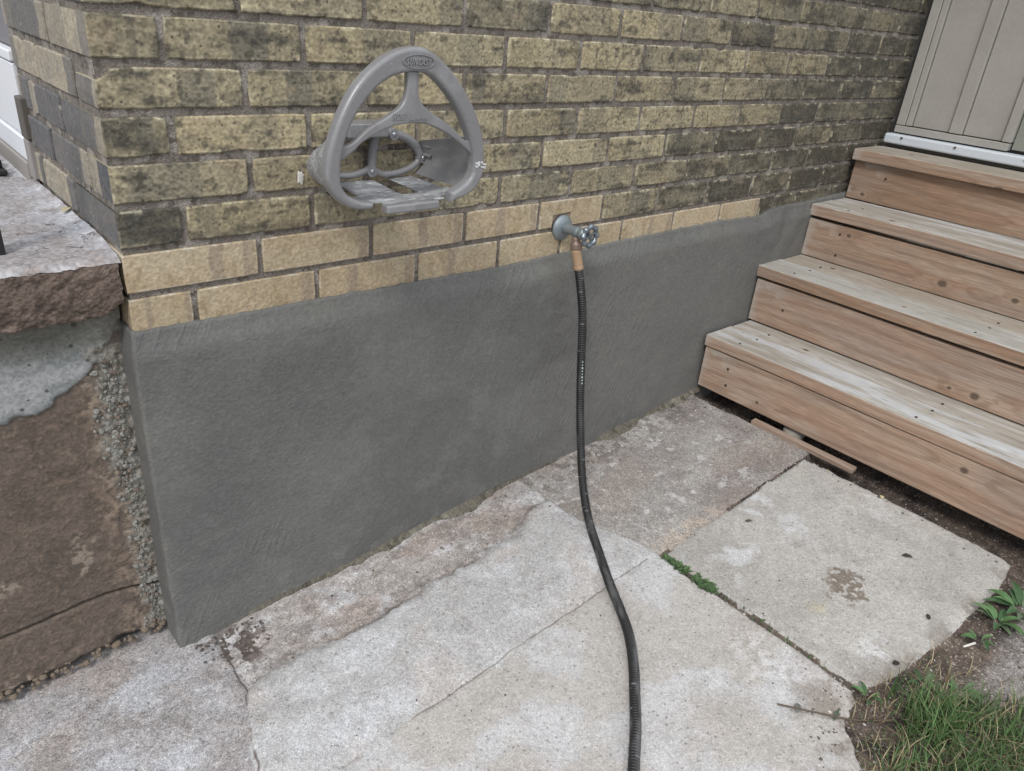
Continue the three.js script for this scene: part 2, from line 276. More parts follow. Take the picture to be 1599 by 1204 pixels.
{
  // unwrapped coordinate t: side face (t < 0), small worn arris at t = 0, front face
  const n = 520, m = 130, rr = 0.0065;
  const g = sheet(n, m, (a, b) => {
    const t = a < 0.06 ? lerp(-0.11, -0.012, a / 0.06) : a < 0.13 ? lerp(-0.012, 0.012, (a - 0.06) / 0.07) : lerp(0.012, 2.62, (a - 0.13) / 0.87);
    const top = interp(PTOP, Math.max(t, -0.02)) + 0.005 * (fbm(t * 60, 3, 3, 8) - 0.5), y = lerp(-0.80, top, Math.min(1, b / 0.96)), dt = top - y, tf = Math.max(t, 0);
    let F = 0.008 + 0.013 * sstep(0, 0.05, dt) + 0.007 * sstep(0.3, 0.7, dt) + 0.007 * (fbm(tf * 5, y * 6, 3, 61) - 0.5) * sstep(0, 0.1, dt) + 0.0016 * (fbm(tf * 40, y * 44, 3, 66) - 0.5);
    F += 0.012 * sstep(1.75, 1.95, tf) * sstep(0.35, 0, dt) * (fbm(tf * 14, y * 9, 2, 4));
    let S = 0.006 + 0.007 * sstep(0, 0.05, dt) + 0.004 * (fbm(2.5, y * 9, 3, 5) - 0.5) + 0.001 * (fbm(t * 50, y * 50, 2, 6) - 0.5);
    if (b > 0.96) { const q = (b - 0.96) / 0.04; F = lerp(F, -0.012, q); S = lerp(S, -0.006, q); }
    let x, z; if (t >= rr) { x = t - S; z = F; } else if (t <= -rr) { x = -S; z = F + t; } else { const th = (t + rr) / (2 * rr) * Math.PI / 2; x = -S + rr - rr * Math.cos(th); z = F - rr + rr * Math.sin(th); }
    return [x, y, z, (t + 0.12) / 2.82, (y + 0.8) / 0.88];
  });
  part('parging', g, pargMat, house, 'fresh dark grey cement parging over the foundation');
  // smear of cement where the parging meets the paving
  const fg = sheet(300, 6, (a, b) => { const x = lerp(0.03, 1.72, a), w = 0.003 + 0.024 * sstep(0.38, 0.7, fbm(x * 7, 1, 4, 5)) * sstep(0.14, 0.3, x); const z = 0.03 + w * b; return [x, GY(x) + 0.011 * (1 - b) * (1 - b) + 0.001 + 0.006 * (fbm(x * 80, z * 80, 2, 6) - 0.5) * (1 - b) - 0.006 * sstep(0.8, 1, b), z - 0.004, x * 2, z * 2]; }, true);
  part('cement_smear', fg, new THREE.MeshStandardMaterial({ color: 0xd2d6cc, map: mortarMap[0], bumpMap: mortarMap[1], bumpScale: 0.002, roughness: 0.95 }), house);
}

// ================================================================ THE PAVING
const JX = (z) => 0.956 + 0.006 * (fbm(z * 9, 2, 2, 3) - 0.5);           // joint running away from the wall
const JZ = (x) => 0.462 + 0.008 * (fbm(x * 8, 5, 2, 4) - 0.5);           // joint along the wall
const edgeA = (x) => 0.197 + 0.045 * (fbm(x * 7, 1, 4, 6) - 0.5) + 0.006 * (vn(x * 70, 2, 7) - 0.5) - 0.05 * sstep(0.7, 0.84, x);
const edgeF = (z) => 0.046 - 0.33 * Math.max(0, z - 0.205) + 0.02 * (fbm(z * 22, 3, 3, 9) - 0.5);
const edgeC = (z) => lerp(0.885, 0.952, sstep(0.2, 0.46, z)) + 0.006 * (fbm(z * 18, 2, 2, 5) - 0.5);
const edgeD = (x) => interp([[0.78, 0.86], [0.9, 0.925], [0.958, 0.955], [1.055, 0.985], [1.261, 1.012], [1.473, 1.03], [1.717, 1.006], [2.2, 1.0]], x) + 0.012 * (fbm(x * 16, 4, 3, 2) - 0.5);
const edgeE = (x) => interp([[-0.6, 1.6], [0.55, 1.4], [0.7, 1.13], [0.8, 1.03], [0.88, 0.965], [0.96, 0.935]], x) + 0.07 * (fbm(x * 14, 4, 3, 12) - 0.5);
// 0 soil/joint, 1 old strip by the wall + back slab, 2 pale topping, 3 front slab, 4 right slab, 5 left slab
function region(x, z) {
  if (x > 1.5 && x > (z < 0.462 ? 1.655 : 1.60) + 0.05 * (fbm(x * 14, z * 14, 3, 19) - 0.5)) return 0; // the slabs stop short of the stairs
  if (x > edgeC(Math.min(z, 0.46)) && z < JZ(x) - 0.004) return x > 0.86 ? 6 : 1;
  if (x >= JX(z) - 0.006 && x <= JX(z) + 0.008 && z > 0.47) return 0;
  if (x > 0.95 && z < JZ(x) + 0.004) return x > 1.22 || x < 0.99 ? 0 : 6;
  if (x > JX(z)) return z < edgeD(x) ? 4 : 0;
  const ef = edgeF(z);
  if (x < ef) return z < 1.6 ? 5 : 0;
  if (z < edgeA(x)) return 1;
  if (z < 0.452 + 0.012 * (fbm(x * 16, 7, 4, 3) - 0.5)) return 2;
  if (z < edgeE(x)) return 3;
  return 0;
}
const crackZ = (x) => 0.452 + 0.012 * (fbm(x * 16, 7, 4, 3) - 0.5);
function groundH(x, z) {
  const r = region(x, z); let h = GY(x) + 0.006 * (fbm(x * 3, z * 3, 3, 4) - 0.5);
  const rough = (k, f, s) => k * (fbm(x * f, z * f, 3, s) - 0.5);
  if (r === 1) h += -0.002 + rough(0.010, 26, 5) + rough(0.006, 90, 6);
  else if (r === 6) h += -0.001 + rough(0.004, 30, 5) + rough(0.0025, 110, 8);
  else if (r === 2) { h += 0.008 + rough(0.005, 16, 7) + rough(0.0025, 90, 9) - 0.008 * sstep(0.36, 0.46, z); h -= 0.005 * sstep(0.02, 0, z - edgeA(x)); }
  else if (r === 3) h += rough(0.003, 14, 11) + rough(0.001, 120, 12) - 0.008 * sstep(0.1, 0, edgeE(x) - z);
  else if (r === 4) h += 0.001 + rough(0.003, 14, 13) + rough(0.001, 120, 14) - 0.008 * sstep(0.02, 0, edgeD(x) - z);
  else if (r === 5) h += 0.002 + rough(0.006, 20, 15) + rough(0.003, 100, 16);
  else { // soil and joints
    const d = (z > 0.9 && x > 0.6) ? 0.009 : 0.009; h += -d + rough(0.012, 30, 17) + rough(0.009, 110, 18);
    if (z > 1.0 && x > 0.9) h += 0.014 * sstep(1.02, 1.16, z);
  }
  if (x > 0.1 && x < 0.92) h -= 0.003 * sstep(0.004, 0.0, Math.abs(z - crackZ(x))) * sstep(0.35, 0.55, fbm(x * 9, 4, 3, 8));
  if (z > 0.12) h -= 0.005 * sstep(0.004, 0.0, Math.abs(x - edgeF(z))) * sstep(0.3, 0.55, fbm(z * 14, 2, 2, 8));
  h -= 0.04 * sstep(z < 0.46 ? 1.64 : 1.59, z < 0.46 ? 1.69 : 1.65, x + 0.03 * (fbm(x * 14, z * 14, 3, 19) - 0.5));
  if (x < 0.12 && z < 0.12 && x > 0.0) h -= 0.012 * sstep(0.06, 0.0, Math.abs(x - 0.06 - 0.5 * (z - 0.05))) * vn(x * 60, z * 60, 3);
  return h;
}
const GX0 = -0.62, GX1 = 1.94, GZ0 = -0.08, GZ1 = 1.52;
const [gMap, gBump] = texPair(2048, 1280, (u, v, c) => {
  const x = GX0 + u * (GX1 - GX0), z = GZ0 + v * (GZ1 - GZ0), wx = x + 0.012 * (fbm(x * 30, z * 30, 2, 2) - 0.5), wz = z + 0.012 * (fbm(x * 30, z * 30, 2, 3) - 0.5), r0 = region(wx * 0.15 + x * 0.85, wz * 0.15 + z * 0.85), r1 = r0 && r0 !== 4 && r0 !== 6 ? region(x + 0.05 * (fbm(x * 24, z * 24, 4, 5) - 0.5), z + 0.05 * (fbm(x * 24, z * 24, 4, 9) - 0.5)) : r0, r = r1 && r1 !== 4 && r1 !== 6 ? r1 : r0;
  const big = fbm(x * 4, z * 4, 4, 31), med = fbm(x * 17, z * 17, 4, 35), fine = fbm(x * 190, z * 190, 2, 39), gr = h2(Math.floor(u * 2048), Math.floor(v * 1280), 5);
  const ag = spots(x * 170, z * 170, 41, 0.3, 0.45), dk = spots(x * 120, z * 120, 47, 0.12, 0.32), wht = spots(x * 90, z * 90, 53, 0.05, 0.3);
  let H = 0.5 + 0.3 * (fine - 0.5), amp = 0.16;
  const mot = fbm(x * 55, z * 55, 3, 133) - 0.5, m2 = fbm(x * 30, z * 30, 4, 137);
  if (r === 2) {
    c[0] = 170; c[1] = 169; c[2] = 168; mix3(c, [186, 187, 189], 0.8 * sstep(0.42, 0.66, fbm(x * 13, z * 15, 4, 61))); mix3(c, [158, 156, 154], 0.35 * sstep(0.5, 0.7, m2)); mix3(c, [172, 164, 158], 0.5 * sstep(0.5, 0.7, fbm(x * 9, z * 9, 4, 64)));
    mix3(c, [134, 128, 124], 0.5 * sstep(0.035, 0.0, wz - edgeA(wx)) * sstep(0.45, 0.6, fbm(x * 40, z * 40, 3, 66))); amp = 0.2; H += 0.35 * (med - 0.5);
  } else if (r === 1) {
    c[0] = 158; c[1] = 152; c[2] = 148; mix3(c, [180, 179, 179], 0.85 * sstep(0.46, 0.62, fbm(x * 14, z * 18, 4, 71))); mix3(c, [148, 133, 123], 0.55 * sstep(0.5, 0.68, fbm(x * 9 + 3, z * 12, 4, 74))); mix3(c, [122, 114, 109], 0.5 * sstep(0.58, 0.72, fbm(x * 30, z * 34, 4, 77)));
    if (x > 0.6) mix3(c, [132, 126, 121], 0.5 * sstep(0.4, 0.6, m2));
    mix3(c, [100, 91, 84], 0.55 * sstep(0.03, 0.0, edgeA(wx) - wz) * sstep(0.46, 0.6, fbm(x * 25, z * 25, 3, 80))); mix3(c, [70, 60, 54], 0.8 * sstep(0.09, 0.02, Math.hypot(x - 0.075, (z - 0.085) * 0.8)) * sstep(0.48, 0.6, fbm(x * 60, z * 60, 3, 140))); amp = 0.28; H += 0.5 * (med - 0.5);
  } else if (r === 6) {
    c[0] = 148; c[1] = 144; c[2] = 140; mix3(c, [134, 128, 124], sstep(0.45, 0.65, big)); mix3(c, [166, 163, 158], 0.6 * sstep(0.52, 0.7, fbm(x * 12, z * 12, 4, 83))); mix3(c, [136, 124, 116], 0.45 * sstep(0.52, 0.7, fbm(x * 7, z * 9, 3, 86)));
    mix3(c, [192, 191, 190], 0.6 * sstep(0.68, 0.76, fbm(x * 36, z * 36, 4, 88))); mix3(c, [190, 186, 182], 0.75 * wht);
    const sb = sstep(0.042, 0.012, Math.abs(wz - 0.447)) * sstep(0.94, 0.99, x) * sstep(1.27, 1.16, x) * sstep(0.3, 0.5, m2); mix3(c, [172, 160, 147], 0.8 * sb); mix3(c, [120, 104, 90], sb * 0.6 * dk);
    mix3(c, [172, 167, 158], 0.7 * sstep(0.02, 0.004, wx - edgeC(z)) * (z > 0.24 ? 1 : 0)); amp = 0.28;
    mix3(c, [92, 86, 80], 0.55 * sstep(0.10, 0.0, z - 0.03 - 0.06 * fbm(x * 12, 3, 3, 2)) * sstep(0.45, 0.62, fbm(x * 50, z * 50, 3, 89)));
    
  } else if (r === 3) {
    c[0] = 173; c[1] = 169; c[2] = 164; mix3(c, [187, 188, 190], 0.75 * sstep(0.46, 0.66, fbm(x * 7, z * 8, 4, 91))); mix3(c, [164, 157, 150], 0.6 * sstep(0.48, 0.68, big)); mix3(c, [154, 149, 143], 0.3 * sstep(0.55, 0.72, med));
    mix3(c, [128, 119, 111], 0.7 * sstep(0.2, 0.02, edgeE(wx) - z) * sstep(0.4, 0.6, fbm(x * 30, z * 30, 4, 94))); amp = 0.15;
    mix3(c, [204, 204, 205], 0.7 * sstep(0.5, 0.68, fbm(x * 45, z * 45, 4, 97)) * sstep(0.16, 0.0, Math.hypot((x - 0.88) * 1.6, z - 0.8)));
  } else if (r === 4) {
    c[0] = 160; c[1] = 157; c[2] = 152; mix3(c, [171, 168, 163], sstep(0.45, 0.65, big)); mix3(c, [150, 147, 143], 0.45 * sstep(0.52, 0.7, med)); mix3(c, [195, 196, 198], 0.75 * sstep(0.5, 0.68, fbm(x * 10, z * 12, 5, 101)) * sstep(0.3, 0.5, m2) * sstep(0.42, 0.05, z - 0.5));
    mix3(c, [200, 200, 201], 0.7 * sstep(0.48, 0.62, fbm(x * 40, z * 40, 4, 103)) * sstep(0.08, 0.0, Math.hypot(x - 1.08, (z - 0.93) * 1.4)));
    const st = Math.hypot((x - 1.205) * 0.9, z - 0.797) + 0.06 * (fbm(x * 50, z * 50, 4, 105) - 0.5); mix3(c, [104, 93, 81], 0.75 * sstep(0.054, 0.038, st) * sstep(0.35, 0.5, fbm(x * 110, z * 110, 3, 107)));
    mix3(c, [182, 174, 142], 0.5 * sstep(0.05, 0.0, Math.hypot(x - 1.09, z - 0.79) + 0.04 * (med - 0.5)) * sstep(0.4, 0.6, m2));
    mix3(c, [120, 111, 102], 0.6 * sstep(0.05, 0, edgeD(wx) - z) * sstep(0.4, 0.6, med)); amp = 0.16;
  } else if (r === 5) {
    c[0] = 156; c[1] = 153; c[2] = 153; mix3(c, [174, 176, 180], 0.8 * sstep(0.46, 0.66, fbm(x * 9, z * 10, 4, 111))); mix3(c, [150, 138, 130], 0.5 * sstep(0.5, 0.7, fbm(x * 7, z * 8, 4, 113))); mix3(c, [126, 121, 118], 0.45 * sstep(0.52, 0.7, m2)); amp = 0.28; H += 0.3 * (med - 0.5);
  } else {
    const sand = z > 1.0 && x > 0.95 ? sstep(0.06, -0.02, 1.115 - 0.55 * (x - 1.18) * (x > 1.18 ? 0.05 : -1) - z + 0.09 * (med - 0.5)) * sstep(1.06, 1.2, x + 0.1 * (med - 0.5)) : 0;
    c[0] = 84; c[1] = 73; c[2] = 66; mix3(c, [58, 50, 47], sstep(0.45, 0.65, fbm(x * 22, z * 22, 4, 121))); mix3(c, [120, 108, 97], 0.5 * sstep(0.55, 0.7, med));
    mix3(c, [140, 135, 133], 0.92 * sand); if (x < 1.0 && z < 0.94) mix3(c, [104, 97, 86], 0.5); if (x < 0.2) mix3(c, [112, 106, 101], 0.6); amp = 0.35; H += 0.4 * (fine - 0.5);
    mix3(c, [176, 171, 163], 0.6 * ag * gr);
  }
  if (z > 0.1 && x < 0.3) mix3(c, [86, 79, 74], 0.75 * sstep(0.0028, 0.0008, Math.abs(x - edgeF(z))) * sstep(0.32, 0.55, fbm(z * 14, 2, 2, 8)));
  if (r) c[2] += 1;
  if (x > 0.1 && x < 0.92 && z > 0.4 && z < 0.5) mix3(c, [108, 100, 94], 0.7 * sstep(0.0024, 0.0006, Math.abs(z - crackZ(x))) * sstep(0.35, 0.55, fbm(x * 9, 4, 3, 8)));
  mix3(c, [104, 99, 94], 0.42 * dk); mix3(c, [206, 204, 200], 0.5 * ag * h2(Math.floor(x * 170), Math.floor(z * 170), 9));
  const k = 1 + (fine - 0.5) * amp * 0.9 + (gr - 0.5) * amp * 1.7 + mot * amp * 0.45; c[0] *= k; c[1] *= k; c[2] *= k;
  return H + 0.2 * ag - 0.25 * dk + 0.25 * (gr - 0.5) + 0.1 * mot;
});
const groundMat = new THREE.MeshStandardMaterial({ map: gMap, bumpMap: gBump, bumpScale: 0.0024, roughness: 0.95 });
{
  const st = 0.0055, nx = Math.round((GX1 - GX0) / st), nz = Math.round((GZ1 - GZ0) / st), V = new Float32Array((nx + 1) * (nz + 1) * 3), UV = new Float32Array((nx + 1) * (nz + 1) * 2);
  for (let j = 0; j <= nz; j++) for (let i = 0; i <= nx; i++) { const k = j * (nx + 1) + i, x = GX0 + (GX1 - GX0) * i / nx, z = GZ0 + (GZ1 - GZ0) * j / nz; V[k * 3] = x; V[k * 3 + 1] = groundH(x, z); V[k * 3 + 2] = z; UV[k * 2] = i / nx; UV[k * 2 + 1] = j / nz; }
  const all = new THREE.BufferGeometry(); const idx = {}, full = [];
  for (let j = 0; j < nz; j++) for (let i = 0; i < nx; i++) {
    const a = j * (nx + 1) + i, b = a + 1, c = a + nx + 1, d = c + 1, r = region(GX0 + (GX1 - GX0) * (i + 0.5) / nx, GZ0 + (GZ1 - GZ0) * (j + 0.5) / nz), t = [a, c, b, b, c, d];
    (idx[r] ??= []).push(...t); for (const q of t) full.push(q);
  }
  all.setAttribute('position', new THREE.BufferAttribute(V, 3)); all.setIndex(full); all.computeVertexNormals(); const NR = all.attributes.normal.array;
  const sub = (list) => { const map = new Map(), P = [], N = [], U = [], I = []; for (const q of list) { let n = map.get(q); if (n === undefined) { n = map.size; map.set(q, n); P.push(V[q * 3], V[q * 3 + 1], V[q * 3 + 2]); N.push(NR[q * 3], NR[q * 3 + 1], NR[q * 3 + 2]); U.push(UV[q * 2], UV[q * 2 + 1]); } I.push(n); }
    const g = new THREE.BufferGeometry(); g.setAttribute('position', new THREE.Float32BufferAttribute(P, 3)); g.setAttribute('normal', new THREE.Float32BufferAttribute(N, 3)); g.setAttribute('uv', new THREE.Float32BufferAttribute(U, 2)); g.setIndex(I); return g; };
  const path = thing('concrete_path', 'worn concrete paving slabs along the parged wall', 'path'); path.userData.kind = 'structure';
  const lab = { 1: 'crumbling brownish strip of old concrete along the parging', 2: 'pale rough cement topping beside the old strip', 3: 'smooth warm grey front slab', 4: 'grey slab with brown stain beside the stairs', 5: 'coarse grey slab before the porch wall', 6: 'dark old slab in the corner by the stairs' };
  for (const r of [1, 2, 3, 4, 5, 6]) if (idx[r]) part('concrete_slab', sub(idx[r]), groundMat, path, lab[r]);
  const soil = single('soil', sub(idx[0]), groundMat, 'dark soil and dirt in the joints and beyond the slabs', 'soil'); soil.userData.kind = 'structure';
  // land beyond the frame
  const land = single('ground', (() => { const s = new THREE.Shape(); s.moveTo(-60, -60); s.lineTo(60, -60); s.lineTo(60, 60); s.lineTo(-60, 60); s.closePath(); const g = new THREE.ShapeGeometry(s); g.rotateX(-Math.PI / 2); g.translate(0, -0.84, 0); return g; })(), std(0x6b665a, 1), 'bare level ground reaching away from the house', 'ground'); land.userData.kind = 'structure';
  const tilt = (x0, x1, z0, z1) => sheet(8, 8, (a, b) => { const x = lerp(x0, x1, a), z = lerp(z0, z1, b); return [x, GY(x) - 0.016, z, x, z]; }, true);
  const near = single('yard', mergeGeometries([tilt(-1.4, GX0, -0.08, 3), tilt(GX1, 3.0, -0.08, 3), tilt(GX0, GX1, GZ1, 3)]), std(0x6e675e, 1), 'earth of the yard round the paving', 'yard'); near.userData.kind = 'structure';
}

// ================================================================ THE PORCH ON THE LEFT
const porch = thing('concrete_porch', 'brown painted concrete porch block with thick overhanging slab', 'porch');
{
  const PW0 = -0.9, PW1 = 0.0, PY0 = -0.86, PY1 = 0.0;
  const patchLine = (x) => interp([[-0.9, -0.23], [-0.3, -0.205], [-0.2, -0.196], [-0.15, -0.205], [-0.125, -0.19], [-0.097, -0.165], [-0.06, -0.14], [-0.039, -0.1], [0, -0.07]], x) + 0.03 * (fbm(x * 50, 2, 4, 7) - 0.5);
  const rub = (x, y) => sstep(-0.075, -0.045, x + 0.03 * (fbm(y * 22, 1, 3, 5) - 0.5) + 0.01 * (fbm(x * 90, y * 90, 2, 6) - 0.5) - 0.012 * sstep(-0.25, -0.45, y)) * (y < -0.1 ? 1 : 0.3);
  const crackY = (x) => interp([[-0.9, -0.60], [-0.28, -0.611], [-0.16, -0.606], [-0.1, -0.603], [-0.063, -0.608], [-0.016, -0.622]], x) + 0.006 * (fbm(x * 40, 1, 3, 2) - 0.5);
  const [pm, pb] = texPair(1024, 1024, (u, v, c) => {
    const x = PW0 + u * (PW1 - PW0), y = PY0 + v * (PY1 - PY0), med = fbm(x * 24, y * 24, 4, 3), fine = fbm(x * 260, y * 260, 2, 5), fib = fbm(x * 110, y * 125, 3, 6);
    c[0] = 101; c[1] = 90; c[2] = 82; mix3(c, [92, 82, 74], sstep(0.45, 0.7, med)); mix3(c, [124, 108, 96], 0.5 * sstep(0.55, 0.75, fib));
    const worn = sstep(0.6, 0.7, fbm(x * 15, y * 12, 4, 8)) * sstep(0.4, 0.55, fib); mix3(c, [150, 138, 126], 0.75 * worn);
    const pale = sstep(-0.11, -0.06, x + 0.05 * (med - 0.5)) * sstep(-0.14, -0.2, y) * sstep(0.35, 0.55, fib); mix3(c, [146, 130, 114], 0.6 * pale);
    let H = 0.4 + 0.5 * (fib - 0.5) + 0.3 * (fine - 0.5);
    const up = sstep(-0.003, 0.004, y - patchLine(x)); if (up > 0) { const q = [152, 154, 156]; mix3(q, [128, 132, 132], sstep(0.45, 0.7, fbm(x * 10, y * 30, 3, 10))); mix3(q, [104, 103, 94], sstep(-0.125, -0.06, y + 0.03 * (med - 0.5)) * 0.8); mix3(q, [70, 68, 64], 0.8 * spots(x * 70, y * 70, 12, 0.1, 0.3)); mix3(c, q, up); H = lerp(H, 0.62 + 0.2 * (fine - 0.5), up); }
    const rb = rub(x, y); if (rb > 0) { const q = [146, 142, 134]; mix3(q, [112, 108, 100], sstep(0.4, 0.65, fbm(x * 120, y * 120, 3, 14))); mix3(q, [164, 166, 162], 0.7 * sstep(0.55, 0.7, fbm(x * 40, y * 40, 3, 15))); mix3(c, q, rb); }
    const cr = sstep(0.004, 0.0012, Math.abs(y - crackY(x))); mix3(c, [66, 58, 52], 0.8 * cr); H -= 0.4 * cr;
    const k = 1 + (fine - 0.5) * 0.3; c[0] *= k; c[1] *= k; c[2] *= k; return H;
  });
  const wm = new THREE.MeshStandardMaterial({ map: pm, bumpMap: pb, bumpScale: 0.0032, roughness: 0.95 });
  const wall = sheet(230, 200, (a, b) => {
    const x = lerp(-0.9, -0.006, a), bot = GY(x) + 0.004 + 0.022 * (fbm(x * 34, 2, 3, 3)) * sstep(-0.02, -0.1, x), y = lerp(bot, -0.025, b);
    let off = 0.004 * (fbm(x * 9, y * 9, 3, 21) - 0.5) + 0.005 * (fbm(x * 46, y * 46, 3, 22) - 0.5);
    const rb = rub(x, y); off += rb * (0.012 * (fbm(x * 120, y * 120, 2, 24) - 0.45) + 0.002); off += 0.004 * sstep(-0.002, 0.004, y - patchLine(x));
    off -= 0.008 * sstep(0.005, 0.001, Math.abs(y - crackY(x))); off += 0.01 * sstep(0.08, 0.0, y - bot) * (fbm(x * 60, y * 60, 3, 27) - 0.25) - 0.02 * sstep(0.02, 0, y - bot);
    if (y > -0.09) off -= 0.03 * sstep(-0.09, -0.03, y) * sstep(0.45, 0.7, fbm(x * 26, y * 40, 3, 29));
    return [x, y, -0.045 + off, (x - PW0) / (PW1 - PW0), (y - PY0) / (PY1 - PY0)];
  });
  part('side_wall', wall, wm, porch, 'flaking brown painted wall with grey cement patch at its top');
  part('wall_core', rbox(-1.5, -0.85, -1.6, -0.02, -0.03, -0.085, 0.002), std(0x5c5148, 0.95), porch);
  { // coarse aggregate laid bare beside the parging
    const R = rng(45), A = []; for (let i = 0; i < 900; i++) { const y = -0.72 + 0.6 * R(), x = -0.02 - 0.055 * R() * R() - 0.02 * R(); if (R() > rub(x, y)) continue; const r = 0.0018 + 0.0042 * R() * R(), g = new THREE.IcosahedronGeometry(r, 1), p = g.attributes.position; for (let k = 0; k < p.count; k++) { const q = 0.7 + 0.6 * h2(Math.round(p.getX(k) * 3e4), Math.round(p.getY(k) * 3e4) + Math.round(p.getZ(k) * 2e4), i); p.setXYZ(k, p.getX(k) * q, p.getY(k) * q, p.getZ(k) * q); } g.computeVertexNormals(); const s = 0.7 + 0.5 * R(), c = R() < 0.25 ? [0.2 * s, 0.16 * s, 0.13 * s] : [0.26 * s, 0.255 * s, 0.235 * s], a = new Float32Array(p.count * 3); for (let j = 0; j < a.length; j += 3) { a[j] = c[0]; a[j + 1] = c[1]; a[j + 2] = c[2]; } g.setAttribute('color', new THREE.BufferAttribute(a, 3)); g.translate(x, y, -0.0455 + 0.005 * R()); A.push(g); }
    part('aggregate', mergeGeometries(A), new THREE.MeshStandardMaterial({ vertexColors: true, roughness: 0.97 }), porch).userData.kind = 'stuff';
  }
  // crumbs of concrete along the broken foot
  const R = rng(44), cr = []; for (let i = 0; i < 90; i++) { const x = -0.42 + 0.4 * R(), r = 0.003 + 0.006 * R() * R(), g = new THREE.IcosahedronGeometry(r, 1); const p = g.attributes.position; for (let k = 0; k < p.count; k++) { const q = 0.75 + 0.5 * h2(Math.round(p.getX(k) * 3e4), Math.round(p.getY(k) * 3e4) + Math.round(p.getZ(k) * 2e4), i); p.setXYZ(k, p.getX(k) * q, p.getY(k) * q * 0.8, p.getZ(k) * q); } g.translate(x, GY(x) + 0.012 + 0.02 * R() + r * 0.4, -0.046 + 0.012 * R()); cr.push(g); }
  const crumbs = part('crumbled_edge', mergeGeometries(cr), std(0x85786a, 0.97, { bumpMap: mortarMap[1], bumpScale: 0.001 }), porch); crumbs.userData.kind = 'stuff';
  // slab
  const [sm, sb] = texPair(768, 768, (u, v, c) => {
    const x = -0.75 + u * 0.75, z = -1.0 + v * 1.02, med = fbm(x * 18, z * 18, 4, 2), fine = fbm(x * 220, z * 220, 2, 5);
    c[0] = 146; c[1] = 142; c[2] = 143; mix3(c, [164, 164, 169], sstep(0.46, 0.66, fbm(x * 9, z * 9, 4, 7))); mix3(c, [138, 131, 128], 0.5 * sstep(0.5, 0.7, med));
    mix3(c, [180, 181, 187], 0.7 * sstep(-0.07, -0.015, x + 0.05 * (med - 0.5)) * sstep(0.4, 0.6, fbm(x * 30, z * 30, 3, 8)));
    mix3(c, [150, 138, 131], 0.5 * sstep(-0.06, -0.03, z) * sstep(0.45, 0.6, fbm(x * 22, z * 30, 3, 9))); mix3(c, [178, 178, 180], 0.7 * sstep(-0.02, 0.0, z) * sstep(0.5, 0.6, fbm(x * 26, z * 26, 3, 12)));
    const w = Math.abs(fbm(x * 14 + 2, z * 14, 5, 15) - 0.5), w2 = Math.abs(fbm(x * 22, z * 22 + 5, 5, 19) - 0.48); const ck = Math.max(sstep(0.006, 0.001, w) * sstep(0.52, 0.62, fbm(x * 5, z * 5, 2, 17)), 0.8 * sstep(0.007, 0.001, w2) * sstep(0.55, 0.66, fbm(x * 6, z * 6, 2, 23))); mix3(c, [74, 68, 70], 0.85 * ck);
    const k = 1 + (fine - 0.5) * 0.36; c[0] *= k; c[1] *= k; c[2] *= k; return 0.5 + 0.5 * (fine - 0.5) + 0.4 * (med - 0.5) - 0.6 * ck;
  });
  const tm = new THREE.MeshStandardMaterial({ map: sm, bumpMap: sb, bumpScale: 0.0018, roughness: 0.95 });
  const [fm, fb] = texPair(1024, 128, (u, v, c) => {
    const x = -1.0 + u, y = -0.05 + v * 0.125, med = fbm(x * 30, y * 30, 4, 2), fib = fbm(x * 95, y * 110, 3, 4), fine = fbm(x * 260, y * 260, 2, 5);
    c[0] = 106; c[1] = 93; c[2] = 85; mix3(c, [90, 78, 71], sstep(0.42, 0.66, fib)); mix3(c, [126, 112, 103], 0.55 * sstep(0.55, 0.72, med)); const ck = sstep(0.012, 0.004, Math.abs(fbm(x * 9, y * 12, 3, 9) - 0.5)) * sstep(0.5, 0.6, fbm(x * 12, 2, 2, 11)); mix3(c, [60, 52, 48], 0.8 * ck);
    const k = 1 + (fine - 0.5) * 0.34; c[0] *= k; c[1] *= k; c[2] *= k; return 0.45 + 0.9 * (fib - 0.5) + 0.4 * (fine - 0.5) + 0.5 * (med - 0.5) - 0.5 * ck;
  });
  const em = new THREE.MeshStandardMaterial({ map: fm, bumpMap: fb, bumpScale: 0.006, roughness: 0.95 });
  const topY = (x, z) => 0.060 - 0.012 * sstep(-0.02, 0.01, z) - 0.008 * sstep(-0.1, 0, z) * 0.5 + 0.004 * (fbm(x * 14, z * 14, 3, 3) - 0.5) + 0.003 * (fbm(x * 60, z * 60, 2, 4) - 0.5) + 0.006 * sstep(-0.02, 0.0, x) * sstep(-0.02, -0.1, z);
  const fz = (x, y) => 0.0 + 0.004 * (fbm(x * 26, y * 30, 3, 5) - 0.5) + 0.006 * (fbm(x * 90, y * 90, 2, 6) - 0.5) - 0.004 * sstep(0.0, -0.035, y);
  part('slab_top', sheet(170, 200, (a, b) => { const x = lerp(-0.75, -0.0015, a), z = lerp(-1.0, fz(x, 0.048) - 0.001, b); return [x, topY(x, z), z, (x + 0.75) / 0.75, (z + 1.0) / 1.02]; }, true), tm, porch, 'cracked weathered grey top of the slab');
  const xr = (y) => -0.0065 + 0.004 * (fbm(y * 90, 3, 3, 5) - 0.5);
